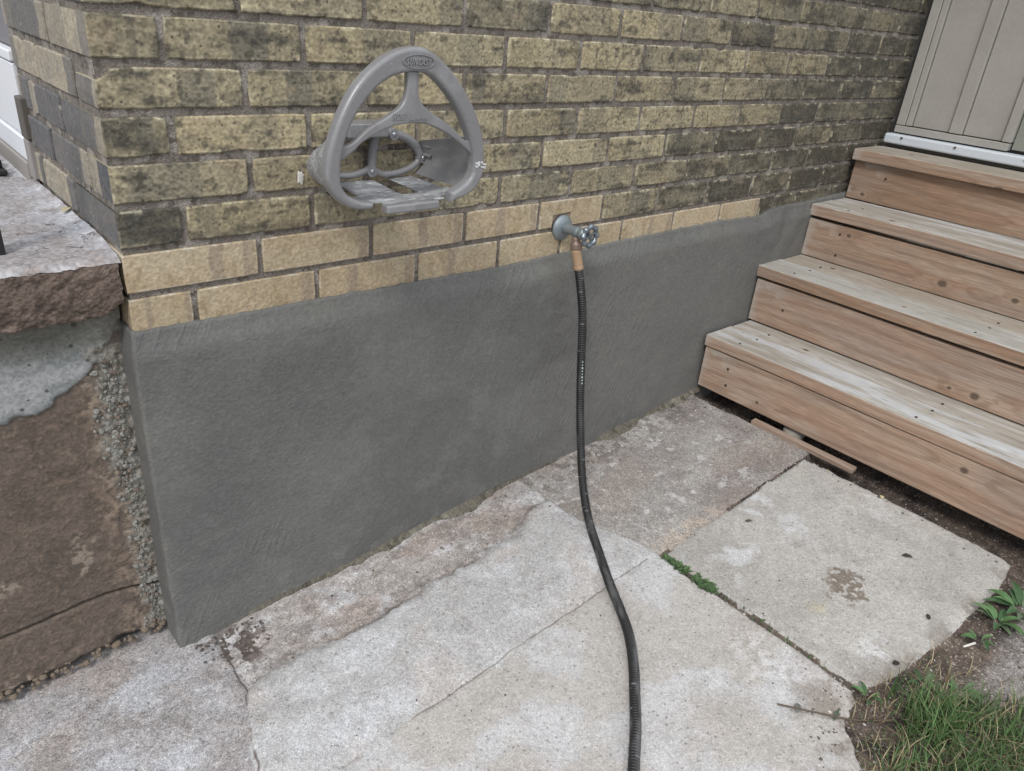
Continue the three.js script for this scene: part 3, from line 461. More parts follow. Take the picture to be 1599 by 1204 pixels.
  part('slab_edge', sheet(230, 34, (a, b) => { const x0 = lerp(-0.9, 0, a); let x, y, z; const yb = -0.036 + 0.007 * (fbm(x0 * 60, 1, 3, 8) - 0.5) + 0.017 * sstep(-0.035, -0.004, x0);
    const t = b / 0.78; if (b > 0.78) { const q = (b - 0.78) / 0.22; y = yb; x = x0 + xr(y) * a; z = lerp(fz(x, yb), -0.06, 1 - (1 - q)); z = lerp(fz(x0, yb), -0.06, q); } else { y = lerp(topY(x0, fz(x0, 0.048) - 0.001), yb, t); x = x0 + xr(y) * a; z = fz(x0, y) + (t < 0.08 ? -0.001 * (1 - t / 0.08) : 0); }
    return [x, y, z, x0 + 1, (y + 0.05) / 0.125]; }, true), em, porch, 'brown painted rough edge of the slab');
  part('slab_core', rbox(-1.6, -0.03, -1.6, -0.012, 0.048, -0.012, 0.004), std(0x6b5d52, 0.95), porch);
  part('slab_back', rbox(-1.6, 0.0, -1.6, -0.76, 0.058, -0.004, 0.004), std(0x8f8a88, 0.95), porch);
}
{ // door in the side wall behind the porch
  const d = thing('side_door', 'white door sill and grey storm door in the house side wall above the porch', 'door');
  const white = std(0xd9dce2, 0.55), grey = std(0x77757a, 0.6);
  part('sill_board', rbox(-0.003, 0.146, -1.5, 0.05, 0.279, -0.529, 0.003), white, d);
  part('sill_board', rbox(-0.008, 0.1, -1.5, 0.05, 0.1435, -0.531, 0.003), white, d);
  part('sill_cap', rbox(-0.006, 0.2815, -1.5, 0.05, 0.302, -0.5285, 0.004), white, d);
  part('door_panel', rbox(0.008, 0.305, -1.5, 0.05, 2.3, -0.531, 0.004), grey, d);
  part('sill_end', rbox(-0.010, 0.148, -0.5285, 0.01, 0.224, -0.484, 0.003), std(0x5b5651, 0.7), d, 'dark grey end piece of the sill');
  part('sill_end', rbox(-0.009, 0.072, -0.5285, 0.01, 0.1465, -0.49, 0.003), std(0x8e8a88, 0.8), d, 'light grey lower end piece of the sill');
  part('threshold', rbox(-0.012, 0.056, -1.5, 0.05, 0.0985, -0.532, 0.004), std(0x8f8a86, 0.85), d);
}
{ // ribbed mat on the porch
  const m = thing('door_mat', 'black ribbed rubber mat lying on the porch slab', 'mat', [-0.045, 0.062, -0.6]);
  part('base', rbox(-0.4, 0, -0.35, 0.008, 0.012, 0.012, 0.004), std(0x2b2b2a, 0.9), m);
  for (let i = 0; i < 10; i++) part('rib', rbox(-0.4, 0.0125, -0.03 * i - 0.018, 0.004, 0.03, -0.03 * i - 0.002, 0.005), std(i % 2 ? 0x3c4240 : 0x26282a, 0.85), m);
}
{ // foot of a railing post standing at the picture's edge
  const p = thing('railing_post', 'black iron railing post standing on the porch slab', 'post', [-0.151, 0.05, -0.088]);
  part('post', rbox(-0.013, 0.004, -0.013, 0.013, 0.32, 0.013, 0.002), std(0x1d1d1f, 0.55), p);
  part('base_plate', rbox(-0.02, 0, -0.02, 0.02, 0.006, 0.02, 0.001), std(0x3a2c24, 0.8), p);
}

// ================================================================ WOODEN STAIRS
// atlas of eight boards, 1.3 m along u: strips 0-3 brown riser wood, 4-7 weathered tread tops
const KN = [[[0.18, 0.25, 0.03], [0.62, 0.75, 0.05], [0.8, 0.5, 0.04]], [ [0.55, 0.22, 0.06], [0.5, 0.2, 0.03], [0.66, 0.3, 0.03]], [[0.12, 0.78, 0.04], [0.36, 0.32, 0.07], [0.51, 0.4, 0.05], [0.57, 0.42, 0.03]], [[0.05, 0.2, 0.04], [0.45, 0.3, 0.05]], [], [[0.35, 0.4, 0.03]], [[0.2, 0.3, 0.05]], [[0.12, 0.5, 0.05]]];
const [woodMap, woodBump] = texPair(1024, 1024, (u, v, c) => {
  const k = Math.min(7, Math.floor(v * 8)), g = v * 8 - k, L = u * 1.3, W = g * 0.14; let ph = 0, dark = 0, ring = 0, pale = 0;
  for (const [ku, kv, kr] of KN[k]) { const dx = (u - ku) * 1.3, dy = (g - kv) * 0.14, r = Math.hypot(dx * 0.8, dy), R = kr * 0.14; ph += (dy > 0 ? 1 : -1) * 3.2 * Math.exp(-(dx * dx) / (0.004 + R * 0.6 * R) - Math.abs(dy) / 0.02) * (kr / 0.05); dark = Math.max(dark, sstep(R, R * 0.75, r)); ring = Math.max(ring, sstep(R * 1.5, R, r)); pale = Math.max(pale, sstep(R * 3, R, r)); }
  const warp = 4.5 * fbm(L * 1.5, W * 5 + k * 9, 3, 11 + k), yy = W * 62 + warp * (1 + 0.8 * Math.sin(k * 2.1)) + ph;
  const rings = 0.5 + 0.5 * Math.sin(yy * 2.9), fine = fbm(L * 9 + k * 3, W * 420, 3, 31), fib = fbm(L * 40, W * 700, 2, 37), blot = fbm(L * 5 + k * 7, W * 24, 4, 41);
  if (k < 4) {
    const base = [[174, 149, 130], [166, 143, 126], [158, 135, 117], [147, 122, 102]][k]; c[0] = base[0]; c[1] = base[1]; c[2] = base[2];
    mix3(c, [176, 158, 143], 0.55 * sstep(0.42, 0.66, blot)); mix3(c, [154, 140, 130], 0.55 * sstep(0.45, 0.66, fbm(L * 3 + 9, W * 10 + k, 3, 43))); mix3(c, [164, 133, 112], 0.45 * sstep(0.5, 0.7, fbm(L * 6 + 2, W * 20 + k * 3, 3, 45)));
    mix3(c, [118, 92, 74], 0.28 * sstep(0.55, 0.95, rings)); mix3(c, [110, 90, 76], 0.3 * sstep(0.5, 0.75, fine));
    if (k !== 3) mix3(c, [178, 172, 165], 0.55 * sstep(0.03, 0.0, L - 0.012 - 0.02 * vn(W * 60, k, 3)));
    mix3(c, [174, 170, 164], 0.6 * sstep(0.54, 0.66, fbm(L * 16, W * 30, 3, 47)) * sstep(0.16, 0.05, L));
  } else {
    c[0] = 166; c[1] = 160; c[2] = 151; mix3(c, [186, 184, 180], 0.8 * sstep(0.4, 0.64, fbm(L * 5 + k * 5, W * 30, 4, 51))); mix3(c, [146, 138, 127], 0.5 * sstep(0.5, 0.7, blot));
    mix3(c, [136, 129, 119], 0.25 * sstep(0.6, 0.95, rings)); mix3(c, [122, 116, 109], 0.35 * sstep(0.56, 0.76, fine)); if (k === 7) mix3(c, [152, 140, 125], 0.5);
    if (k === 4) mix3(c, [192, 195, 199], 0.75 * sstep(0.36, 0.6, fbm(L * 7, W * 40, 4, 57))); if (k === 5) mix3(c, [164, 166, 163], 0.35);
    mix3(c, [84, 80, 75], 0.7 * spots(L * 16, W * 150 + k * 9, 61, 0.07, 0.2));
  }
  mix3(c, [172, 154, 136], 0.35 * pale); mix3(c, [98, 80, 68], 0.5 * ring); mix3(c, [78, 66, 58], 0.6 * dark);
  mix3(c, [62, 52, 46], 0.8 * spots(L * 26 + 3, W * 60 + k * 11, 67, 0.03, 0.06));
  const q = 1 + (fib - 0.5) * 0.2; c[0] *= q; c[1] *= q; c[2] *= q; return 0.5 + 0.35 * (fine - 0.5) + 0.3 * (fib - 0.5) + 0.12 * rings - 0.3 * dark;
});
const woodMat = new THREE.MeshStandardMaterial({ map: woodMap, bumpMap: woodBump, bumpScale: 0.0012, roughness: 0.85 });
const stairs = thing('wooden_stairs', 'four weathered wooden steps against the parged wall', 'stairs');
{
  const Z1 = 1.34, nos = [1.656, 1.888, 2.146, 2.356], top = [-0.422, -0.230, -0.055, 0.116], th = 0.037, z0s = [0.031, 0.024, 0.022, 0.018];
  const vv = (k, f) => (k + 0.04 + 0.92 * clamp(f)) / 8;
  const warp = (g, s, amp) => { const P = g.attributes.position; for (let i = 0; i < P.count; i++) { const z = P.getZ(i); P.setY(i, P.getY(i) + amp * (fbm(z * 3, s, 2, 3) - 0.5)); P.setX(i, P.getX(i) + amp * (fbm(z * 2.5, s + 5, 2, 4) - 0.5)); } return g; };
  const board = (x0, y0, z0, x1, y1, z1, k, kf, mode, s) => { // long rounded board cut into lengths so that it can bow
    const n = 12, gs = []; // one piece with seams only in the middle of the sheet
    const R = Math.min(0.0035, (y1 - y0) * 0.3, (x1 - x0) * 0.3), prof = []; // outline in x,y
    for (const [cx, cy, a0] of [[x1 - R, y1 - R, 0], [x0 + R, y1 - R, 90], [x0 + R, y0 + R, 180], [x1 - R, y0 + R, 270]]) for (let q = 0; q <= 3; q++) { const a = (a0 + q * 30) * Math.PI / 180; prof.push([cx + R * Math.cos(a), cy + R * Math.sin(a), Math.cos(a), Math.sin(a)]); }
    const P = [], U = []; const uvOf = (x, y, z, nx, ny) => { const u = clamp((z - 0.01) / 1.33); if (Math.abs(ny) > Math.abs(nx)) return [u, vv(k, (x - x0) / (x1 - x0))]; return mode ? [u, vv(k, (y - y0) / (y1 - y0))] : [u, vv(kf, 0.3 + 0.45 * (y - y0) / (y1 - y0))]; };
    const pt = (i, j) => { const p = prof[i % prof.length], z = lerp(z0, z1, j / n) + (j === 0 ? 0.0012 * (fbm(p[0] * 90, p[1] * 90, 2, 5) - 0.5) : 0); return [p[0] + 0.005 * (fbm(z * 2.5, s + 5, 2, 4) - 0.5), p[1] + 0.004 * (fbm(z * 3, s, 2, 3) - 0.5), z]; };
    for (let i = 0; i < prof.length; i++) { const A = prof[i], B = prof[(i + 1) % prof.length], nx = A[2] + B[2], ny = A[3] + B[3];
      for (let j = 0; j < n; j++) { const a = pt(i, j), b = pt(i + 1, j), c = pt(i, j + 1), d = pt(i + 1, j + 1); for (const q of [a, c, b, b, c, d]) { P.push(...q); U.push(...uvOf(q[0], q[1], q[2], nx, ny)); } } }
    for (const j of [0, n]) for (let i = 1; i < prof.length - 1; i++) { const t = [pt(0, j), pt(i, j), pt(i + 1, j)]; if (j) ; else t.reverse(); for (const q of t.reverse()) { P.push(...q); U.push(j ? 0.99 : 0.004, vv(k, (q[1] - y0) / (y1 - y0))); } }
    let g = new THREE.BufferGeometry(); g.setAttribute('position', new THREE.Float32BufferAttribute(P, 3)); g.setAttribute('uv', new THREE.Float32BufferAttribute(U, 2)); g.computeVertexNormals(); return g;
  };
  for (let i = 0; i < 4; i++) {
    const x = nos[i], y = top[i], z0 = z0s[i], xe = i < 3 ? nos[i + 1] + 0.03 : 2.72, cut = i === 3 ? 2.547 : x + 0.142;
    part('tread_board', board(x, y - th, z0, cut, y, Z1, 4 + i, [0, 3, 1, 2][i], 0, i * 7 + 1), woodMat, stairs);
    part('tread_board', board(cut + (i === 1 ? 0.002 : 0.006), y - th - 0.0005, z0 + 0.002, xe, y - 0.001, Z1, 4 + (i + 2) % 4, 1, 0, i * 7 + 1.3), woodMat, stairs);
    const rt = y - th - [0.004, 0.011, 0.010, 0.003][i], rb = i ? Math.max(top[i - 1] + 0.001, rt - 0.142) : -0.603;
    part('riser_board', board(x + [0.006, 0.01, 0.008, 0.024][i], rb, z0 + 0.003, x + [0.006, 0.01, 0.008, 0.024][i] + 0.036, rt, Z1, i, i, 1, i * 5 + 40), woodMat, stairs);
  }
  const dk = std(0x6d5846, 0.9);
  for (const z of [0.12, 0.66, 1.26]) { const s = new THREE.Shape(); const pts = [[1.72, -0.60], [1.72, -0.465], [1.94, -0.465], [1.94, -0.272], [2.2, -0.272], [2.2, -0.097], [2.42, -0.097], [2.42, 0.073], [2.72, 0.073], [2.72, -0.2], [2.05, -0.60]]; s.setFromPoints(pts.map(p => new THREE.Vector2(...p))); const g = new THREE.ExtrudeGeometry(s, { depth: 0.038, bevelEnabled: false }); g.translate(0, 0, z); part('stringer', g, dk, stairs); }
  for (const z of [0.12, 0.66, 1.26]) part('foot_block', rbox(1.9, GY(1.9) - 0.03, z, 2.02, -0.598, z + 0.05, 0.003), dk, stairs);
  // screw heads
  const sg = new THREE.CylinderGeometry(0.0038, 0.0038, 0.0016, 10), smat = std(0x4a4038, 0.6, { metalness: 0.4 });
  for (const [x, y, z] of [[1.659, -0.505, 0.13], [1.659, -0.56, 0.135], [2.146 + 0.0055, -0.13, 0.14], [2.146 + 0.0055, -0.2, 0.145], [2.378, 0.035, 0.14], [1.8955, -0.35, 0.14]]) { const g = part('screw', sg, smat, stairs); g.rotation.z = Math.PI / 2; g.position.set(x, y, z); }
  for (const [i, dx] of [[0, 0.03], [0, 0.11], [0, 0.18], [1, 0.03], [1, 0.11], [1, 0.18], [2, 0.03], [2, 0.11]]) for (const z of [0.135, 0.68]) { const g = part('screw', sg, smat, stairs); g.position.set(nos[i] + dx, top[i] + 0.0006, z + 0.01 * (dx > 0.1 ? 1 : 0)); }
}

// ================================================================ GREY PORCH ENCLOSURE ABOVE THE STAIRS
{
  const e = thing('porch_enclosure', 'beige grey panelled porch enclosure on top of the wooden stairs', 'enclosure');
  const tx = texPair(256, 256, (u, v, c) => { const n = fbm(u * 4, v * 4, 4, 2), f = fbm(u * 60, v * 60, 2, 3); c[0] = 163; c[1] = 160; c[2] = 155; mix3(c, [157, 154, 149], sstep(0.4, 0.7, n)); const k = 1 + (f - 0.5) * 0.05; c[0] *= k; c[1] *= k; c[2] *= k; return 0.5 + 0.3 * (f - 0.5); }, true);
  const pm = new THREE.MeshStandardMaterial({ map: tx[0], bumpMap: tx[1], bumpScale: 0.0006, roughness: 0.55 }), gm = std(0x86887f, 0.6);
  const uv = (ax, x, y, z) => [z * 2, y * 2], X = 2.585, T = 2.35;
  part('casing', rbox(X - 0.004, 0.191, 0.036, X + 0.03, T, 0.0665, 0.002, uv), pm, e);
  part('casing', rbox(X - 0.0015, 0.192, 0.0685, X + 0.03, T, 0.0885, 0.002, uv), pm, e);
  part('panel', rbox(X + 0.008, 0.192, 0.0905, X + 0.03, T, 0.2145, 0.002, uv), pm, e);
  part('batten', rbox(X - 0.0035, 0.192, 0.216, X + 0.03, T, 0.2575, 0.002, uv), pm, e);
  part('panel', rbox(X + 0.008, 0.192, 0.2595, X + 0.03, T, 0.382, 0.002, uv), pm, e);
  part('batten', rbox(X - 0.004, 0.192, 0.3835, X + 0.03, T, 0.411, 0.002, uv), pm, e);
  part('base_trim', rbox(X - 0.008, 0.166, 0.037, X + 0.03, 0.189, 0.409, 0.0025, uv), pm, e);
  part('door_panel', rbox(X + 0.016, 0.17, 0.4135, X + 0.05, T, 1.32, 0.003, uv), gm, e, 'greenish grey door panel of the enclosure');
  part('backing', rbox(X + 0.0305, 0.13, 0.012, X + 0.06, T, 1.33, 0.002), std(0x4a4a48, 0.8), e);
  part('sill_filler', rbox(X - 0.02, 0.1175, 0.03, X + 0.03, 0.1285, 1.33, 0.001), std(0x54504a, 0.8), e);
  part('roof_board', rbox(X - 0.1, T + 0.005, -0.005, 4.0, T + 0.06, 1.6, 0.004), std(0x86837d, 0.7), e);
  const met = new THREE.MeshStandardMaterial({ color: 0xd3dbe4, metalness: 0.15, roughness: 0.45, bumpMap: mortarMap[1], bumpScale: 0.0003 });
  const s = part('threshold', rbox(X - 0.040, 0.129, 0.022, X + 0.012, 0.1615, 1.33, 0.007, null, 3), met, e, 'galvanised metal threshold strip');
  for (const z of [0.085, 0.265, 0.48, 0.7]) { const k = part('screw', new THREE.CylinderGeometry(0.004, 0.0045, 0.0035, 10), std(0x8d8078, 0.4, { metalness: 0.7 }), s); k.rotation.z = Math.PI / 2; k.position.set(X - 0.0415, 0.153, z); }
}

// ================================================================ HOSE HANGER
const font = await new FontLoader().loadAsync('fonts/droid/droid_sans_bold.typeface.json');
{
  const hx = 0.4, hy = 0.2, hang = thing('hose_hanger', 'grey plastic hose hanger mounted on the brick wall', 'hose hanger', [hx, hy, 0]);
  const pt = texPair(512, 512, (u, v, c) => { const n = fbm(u * 7, v * 7, 4, 3), f = fbm(u * 90, v * 90, 2, 4); c[0] = 128; c[1] = 128; c[2] = 131; mix3(c, [139, 140, 143], sstep(0.45, 0.7, n)); mix3(c, [178, 180, 184], 0.5 * spots(u * 42, v * 42, 6, 0.05, 0.16)); const k = 1 + (f - 0.5) * 0.06; c[0] *= k; c[1] *= k; c[2] *= k; return 0.5 + 0.3 * (f - 0.5); }, true);
  const pm = new THREE.MeshPhysicalMaterial({ map: pt[0], bumpMap: pt[1], bumpScale: 0.0004, roughness: 0.36, clearcoat: 0.3, clearcoatRoughness: 0.3 });
  const dusty = texPair(512, 256, (u, v, c) => { const n = fbm(u * 14, v * 10, 4, 13); c[0] = 132; c[1] = 133; c[2] = 137; mix3(c, [170, 174, 178], 0.8 * sstep(0.46, 0.66, n)); mix3(c, [206, 208, 210], 0.7 * spots(u * 50, v * 40, 16, 0.14, 0.22)); mix3(c, [214, 216, 218], 0.75 * sstep(0.64, 0.72, fbm(u * 22, v * 40, 3, 18))); return 0.5 + 0.4 * (n - 0.5); }, true);
  const dm = new THREE.MeshStandardMaterial({ map: dusty[0], bumpMap: dusty[1], bumpScale: 0.0006, roughness: 0.6 });
  const L = (a) => a.map(([x, y]) => new THREE.Vector2(x - hx, y - hy));
  const outer = L([[0.323, 0.1505], [0.299, 0.151], [0.275, 0.159], [0.253, 0.178], [0.243, 0.200], [0.244, 0.228], [0.254, 0.262], [0.269, 0.295], [0.292, 0.330], [0.321, 0.357], [0.352, 0.376], [0.379, 0.385], [0.399, 0.387], [0.419, 0.384], [0.447, 0.369], [0.480, 0.341], [0.510, 0.305], [0.531, 0.268], [0.541, 0.234], [0.543, 0.197], [0.534, 0.173], [0.512, 0.157], [0.474, 0.147]]);
  const inner = L([[0.323, 0.160], [0.299, 0.165], [0.279, 0.175], [0.268, 0.190], [0.266, 0.211], [0.270, 0.239], [0.281, 0.270], [0.300, 0.300], [0.326, 0.327], [0.352, 0.343], [0.376, 0.350], [0.398, 0.352], [0.419, 0.349], [0.438, 0.339], [0.466, 0.315], [0.490, 0.285], [0.507, 0.255], [0.518, 0.224], [0.520, 0.197], [0.508, 0.179], [0.474, 0.162]]);
  const curve = (p, n) => new THREE.SplineCurve(p).getSpacedPoints(n);
  const zf = 0.21;
  const ring = new THREE.Shape([...curve(outer, 90), ...curve(inner, 80).reverse()]);
  const rg = new THREE.ExtrudeGeometry(ring, { depth: 0.010, bevelEnabled: true, bevelThickness: 0.007, bevelSize: 0.0065, bevelOffset: -0.0065, bevelSegments: 5 }); rg.translate(0, 0, zf - 0.018);
  const uvp = (g, k = 3) => setUV(g.index ? g.toNonIndexed() : g, (ax, x, y, z) => ax === 2 ? [x * k, y * k] : ax === 0 ? [z * k, y * k] : [x * k, z * k]);
  part('front_ring', uvp(rg), pm, hang);
  const Y = [...curve(L([[0.385, 0.353], [0.385, 0.326], [0.376, 0.304], [0.353, 0.289], [0.317, 0.271], [0.291, 0.252], [0.271, 0.246]]), 30), ...curve(L([[0.266, 0.225], [0.291, 0.239], [0.306, 0.251], [0.33, 0.263], [0.354, 0.2715], [0.382, 0.276], [0.414, 0.276], [0.444, 0.268], [0.472, 0.255], [0.498, 0.238], [0.52, 0.222]]), 40), ...curve(L([[0.515, 0.246], [0.501, 0.248], [0.482, 0.263], [0.457, 0.279], [0.43, 0.293], [0.414, 0.306], [0.407, 0.321], [0.407, 0.352]]), 30)];
  const yg = new THREE.ExtrudeGeometry(new THREE.Shape(Y), { depth: 0.006, bevelEnabled: true, bevelThickness: 0.003, bevelSize: 0.003, bevelOffset: -0.003, bevelSegments: 3 }); yg.translate(0, 0, zf - 0.0165);
  part('spoke', uvp(yg), pm, hang);
  const lip = (x0, x1, y0, y1) => uvp(rbox(x0 - hx, y0 - hy, zf - 0.02, x1 - hx, y1 - hy, zf, 0.004, null, 3));
  part('bottom_lip', lip(0.346, 0.450, 0.139, 0.1535), pm, hang);
  // drum: tapers towards the wall; walls left and right, slats below
  const prof = (t, back) => { // t 0..1 from upper left, under, to upper right
    const A = back ? [[0.338, 0.212], [0.320, 0.196], [0.313, 0.180], [0.322, 0.160], [0.350, 0.150], [0.43, 0.147], [0.515, 0.149], [0.541, 0.160], [0.551, 0.180], [0.546, 0.200], [0.541, 0.212]] : [[0.262, 0.252], [0.254, 0.225], [0.252, 0.2], [0.262, 0.176], [0.30, 0.159], [0.398, 0.153], [0.494, 0.157], [0.523, 0.174], [0.530, 0.2], [0.526, 0.232], [0.515, 0.252]];
    const q = t * 10, i = Math.min(9, Math.floor(q)), f = q - i; const p0 = A[Math.max(0, i - 1)], p1 = A[i], p2 = A[i + 1], p3 = A[Math.min(10, i + 2)];
    const cr = (a, b, c, d) => 0.5 * (2 * b + (c - a) * f + (2 * a - 5 * b + 4 * c - d) * f * f + (3 * b - a - 3 * c + d) * f * f * f); return [cr(p0[0], p1[0], p2[0], p3[0]) - hx, cr(p0[1], p1[1], p2[1], p3[1]) - hy]; };
  const zb = 0.012, zt = zf - 0.012;
  const drum = (t0, t1, d0, d1, n = 16, m = 10) => { const f = (s) => (a, b) => { const t = lerp(t0, t1, a), d = lerp(d0, d1, b), F = prof(t, false), B = prof(t, true), x = lerp(B[0], F[0], d), y = lerp(B[1], F[1], d), cx = 0.005, cy = 0.0, l = Math.hypot(x - cx, y - cy); return [x + (x - cx) / l * s, y + (y - cy) / l * s, lerp(zb, zt, d), t * 2.4, d * 0.9]; };
    const top = sheet(n, m, f(0)), bot = sheet(n, m, f(0.0028), true); const rim = []; for (const [a0, b0, a1, b1] of [[0, 0, 1, 0], [1, 0, 1, 1], [1, 1, 0, 1], [0, 1, 0, 0]]) rim.push(sheet(12, 1, (a, b) => f(b ? 0.0028 : 0)(lerp(a0, a1, a), lerp(b0, b1, a)))); return mergeGeometries([top, bot, ...rim]); };
  part('drum_wall', drum(0.0, 0.355, 0, 1, 30), dm, hang, 'dusty left side of the drum');
  part('drum_wall', drum(0.645, 1.0, 0, 1, 30), pm, hang);
  part('slat', drum(0.366, 0.402, 0, 0.72, 6), dm, hang); part('slat', drum(0.428, 0.51, 0, 0.72, 8), dm, hang); part('slat', drum(0.546, 0.61, 0, 0.72, 8), dm, hang);
  part('floor_plate', drum(0.36, 0.622, 0.70, 0.93, 26), dm, hang); part('floor_plate', drum(0.455, 0.565, 0.90, 1.0, 14), dm, hang);
  // back frame against the wall
  const bar = (pts, w, n = 40) => { const c = new THREE.CatmullRomCurve3(pts.map(([x, y]) => new THREE.Vector3(x - hx, y - hy, 0.016))); const s = new THREE.Shape(); s.absellipse(0, 0, w, 0.005, 0, Math.PI * 2); return new THREE.ExtrudeGeometry(s, { steps: n, extrudePath: c }); };
  const bt = (pts, r) => { const g = new THREE.TubeGeometry(new THREE.CatmullRomCurve3(pts.map(([x, y]) => new THREE.Vector3(x - hx, y - hy, 0.016))), 40, r, 10, false); return uvp(g); };
  part('back_frame', bt([[0.32, 0.168], [0.36, 0.160], [0.405, 0.1595], [0.434, 0.166], [0.462, 0.156], [0.5, 0.158], [0.53, 0.168], [0.546, 0.182]], 0.0062), pm, hang);
  part('back_frame', bt([[0.437, 0.165], [0.438, 0.19], [0.441, 0.212], [0.445, 0.226]], 0.0085), pm, hang);
  part('back_frame', bt([[0.41, 0.222], [0.445, 0.231], [0.482, 0.228], [0.515, 0.216], [0.535, 0.2], [0.545, 0.184]], 0.0085), pm, hang);
  part('back_frame', bt([[0.338, 0.206], [0.36, 0.222], [0.41, 0.224]], 0.006), pm, hang);
  part('top_bracket', uvp(rbox(0.372 - hx, 0.228 - hy, 0.004, 0.452 - hx, 0.252 - hy, 0.05, 0.003)), pm, hang);
  const boss = new THREE.CylinderGeometry(0.010, 0.011, 0.012, 18); boss.rotateX(Math.PI / 2);
  for (const [x, y] of [[0.434, 0.164], [0.546, 0.182], [0.480, 0.227]]) { const b = part('screw_boss', boss, pm, hang); b.position.set(x - hx, y - hy, 0.018); const s = part('screw', new THREE.SphereGeometry(0.0045, 12, 8), std(0xa9adb4, 0.35, { metalness: 0.8 }), b); s.position.z = 0.006; s.scale.z = 0.6; }
  part('clip', uvp(tube([[0.55 - hx, 0.188 - hy, 0.016], [0.548 - hx, 0.188 - hy, 0.03], [0.546 - hx, 0.189 - hy, 0.05]], 0.0035)), pm, hang); part('clip', uvp(tube([[0.548 - hx, 0.205 - hy, 0.016], [0.546 - hx, 0.205 - hy, 0.03], [0.544 - hx, 0.206 - hy, 0.05]], 0.0035)), pm, hang);
  // raised oval badge and lettering
  const ov = new THREE.TorusGeometry(1, 0.045, 8, 48); ov.scale(0.0285, 0.0098, 0.016); ov.translate(0.3995 - hx, 0.3665 - hy, zf); part('badge_rim', ov, pm, hang);
  const word = (str, size, x, y, z, w) => { const g = new TextGeometry(str, { font, size, depth: 0.0014, curveSegments: 4 }); g.computeBoundingBox(); const b = g.boundingBox; g.translate(-(b.max.x + b.min.x) / 2, -(b.max.y + b.min.y) / 2, 0); g.scale(w / (b.max.x - b.min.x), 1, 1); const P = g.attributes.position; for (let i = 0; i < P.count; i++) P.setX(i, P.getX(i) + 0.25 * P.getY(i)); g.translate(x - hx, y - hy, z); return g; };
  part('badge_word', word('SUNCAST', 0.0085, 0.3995, 0.3665, zf - 0.0002, 0.044), pm, hang);
  part('lettering', word('HOSE', 0.0095, 0.371, 0.2875, zf - 0.0077, 0.024), pm, hang); part('lettering', word('HANGER', 0.005, 0.406, 0.2835, zf - 0.0077, 0.036), pm, hang);
  part('lettering', rbox(0.386 - hx, 0.2785 - hy, zf - 0.0077, 0.426 - hx, 0.2797 - hy, zf - 0.0070, 0.0003), pm, hang);
  // white scuffs of dried cement on the right corner
  const R = rng(5), sc = []; for (let i = 0; i < 26; i++) { const g = new THREE.IcosahedronGeometry(0.0008 + 0.0018 * R(), 0); g.scale(1.4, 0.7, 0.35); g.translate(0.523 + 0.022 * R() - hx, 0.199 + 0.012 * R() - hy, zf - 0.0004 - 0.003 * R() * 0); sc.push(g); }
  const scf = part('cement_scuff', mergeGeometries(sc), std(0xcfd2d4, 0.9), hang); scf.userData.kind = 'stuff';
}
{ // dab of white caulk on the brick beside the hanger
  const g = new THREE.IcosahedronGeometry(0.008, 3), P = g.attributes.position; for (let i = 0; i < P.count; i++) { const k = 0.7 + 0.6 * fbm(P.getX(i) * 260 + 5, P.getY(i) * 260 + P.getZ(i) * 100, 3, 4); const e = 0.5 + 1.1 * fbm(P.getX(i) * 420 + 9, P.getY(i) * 420, 2, 8); P.setXYZ(i, P.getX(i) * k * 0.7 * e, P.getY(i) * k * 1.3 * e, Math.max(-0.002, P.getZ(i) * k * 0.32)); } g.computeVertexNormals(); g.translate(0.303, 0.158, 0.0006);
  single('caulk_dab', g, std(0xd4d3cf, 0.7), 'small white caulk dab on brick beside the hose hanger', 'caulk');
}

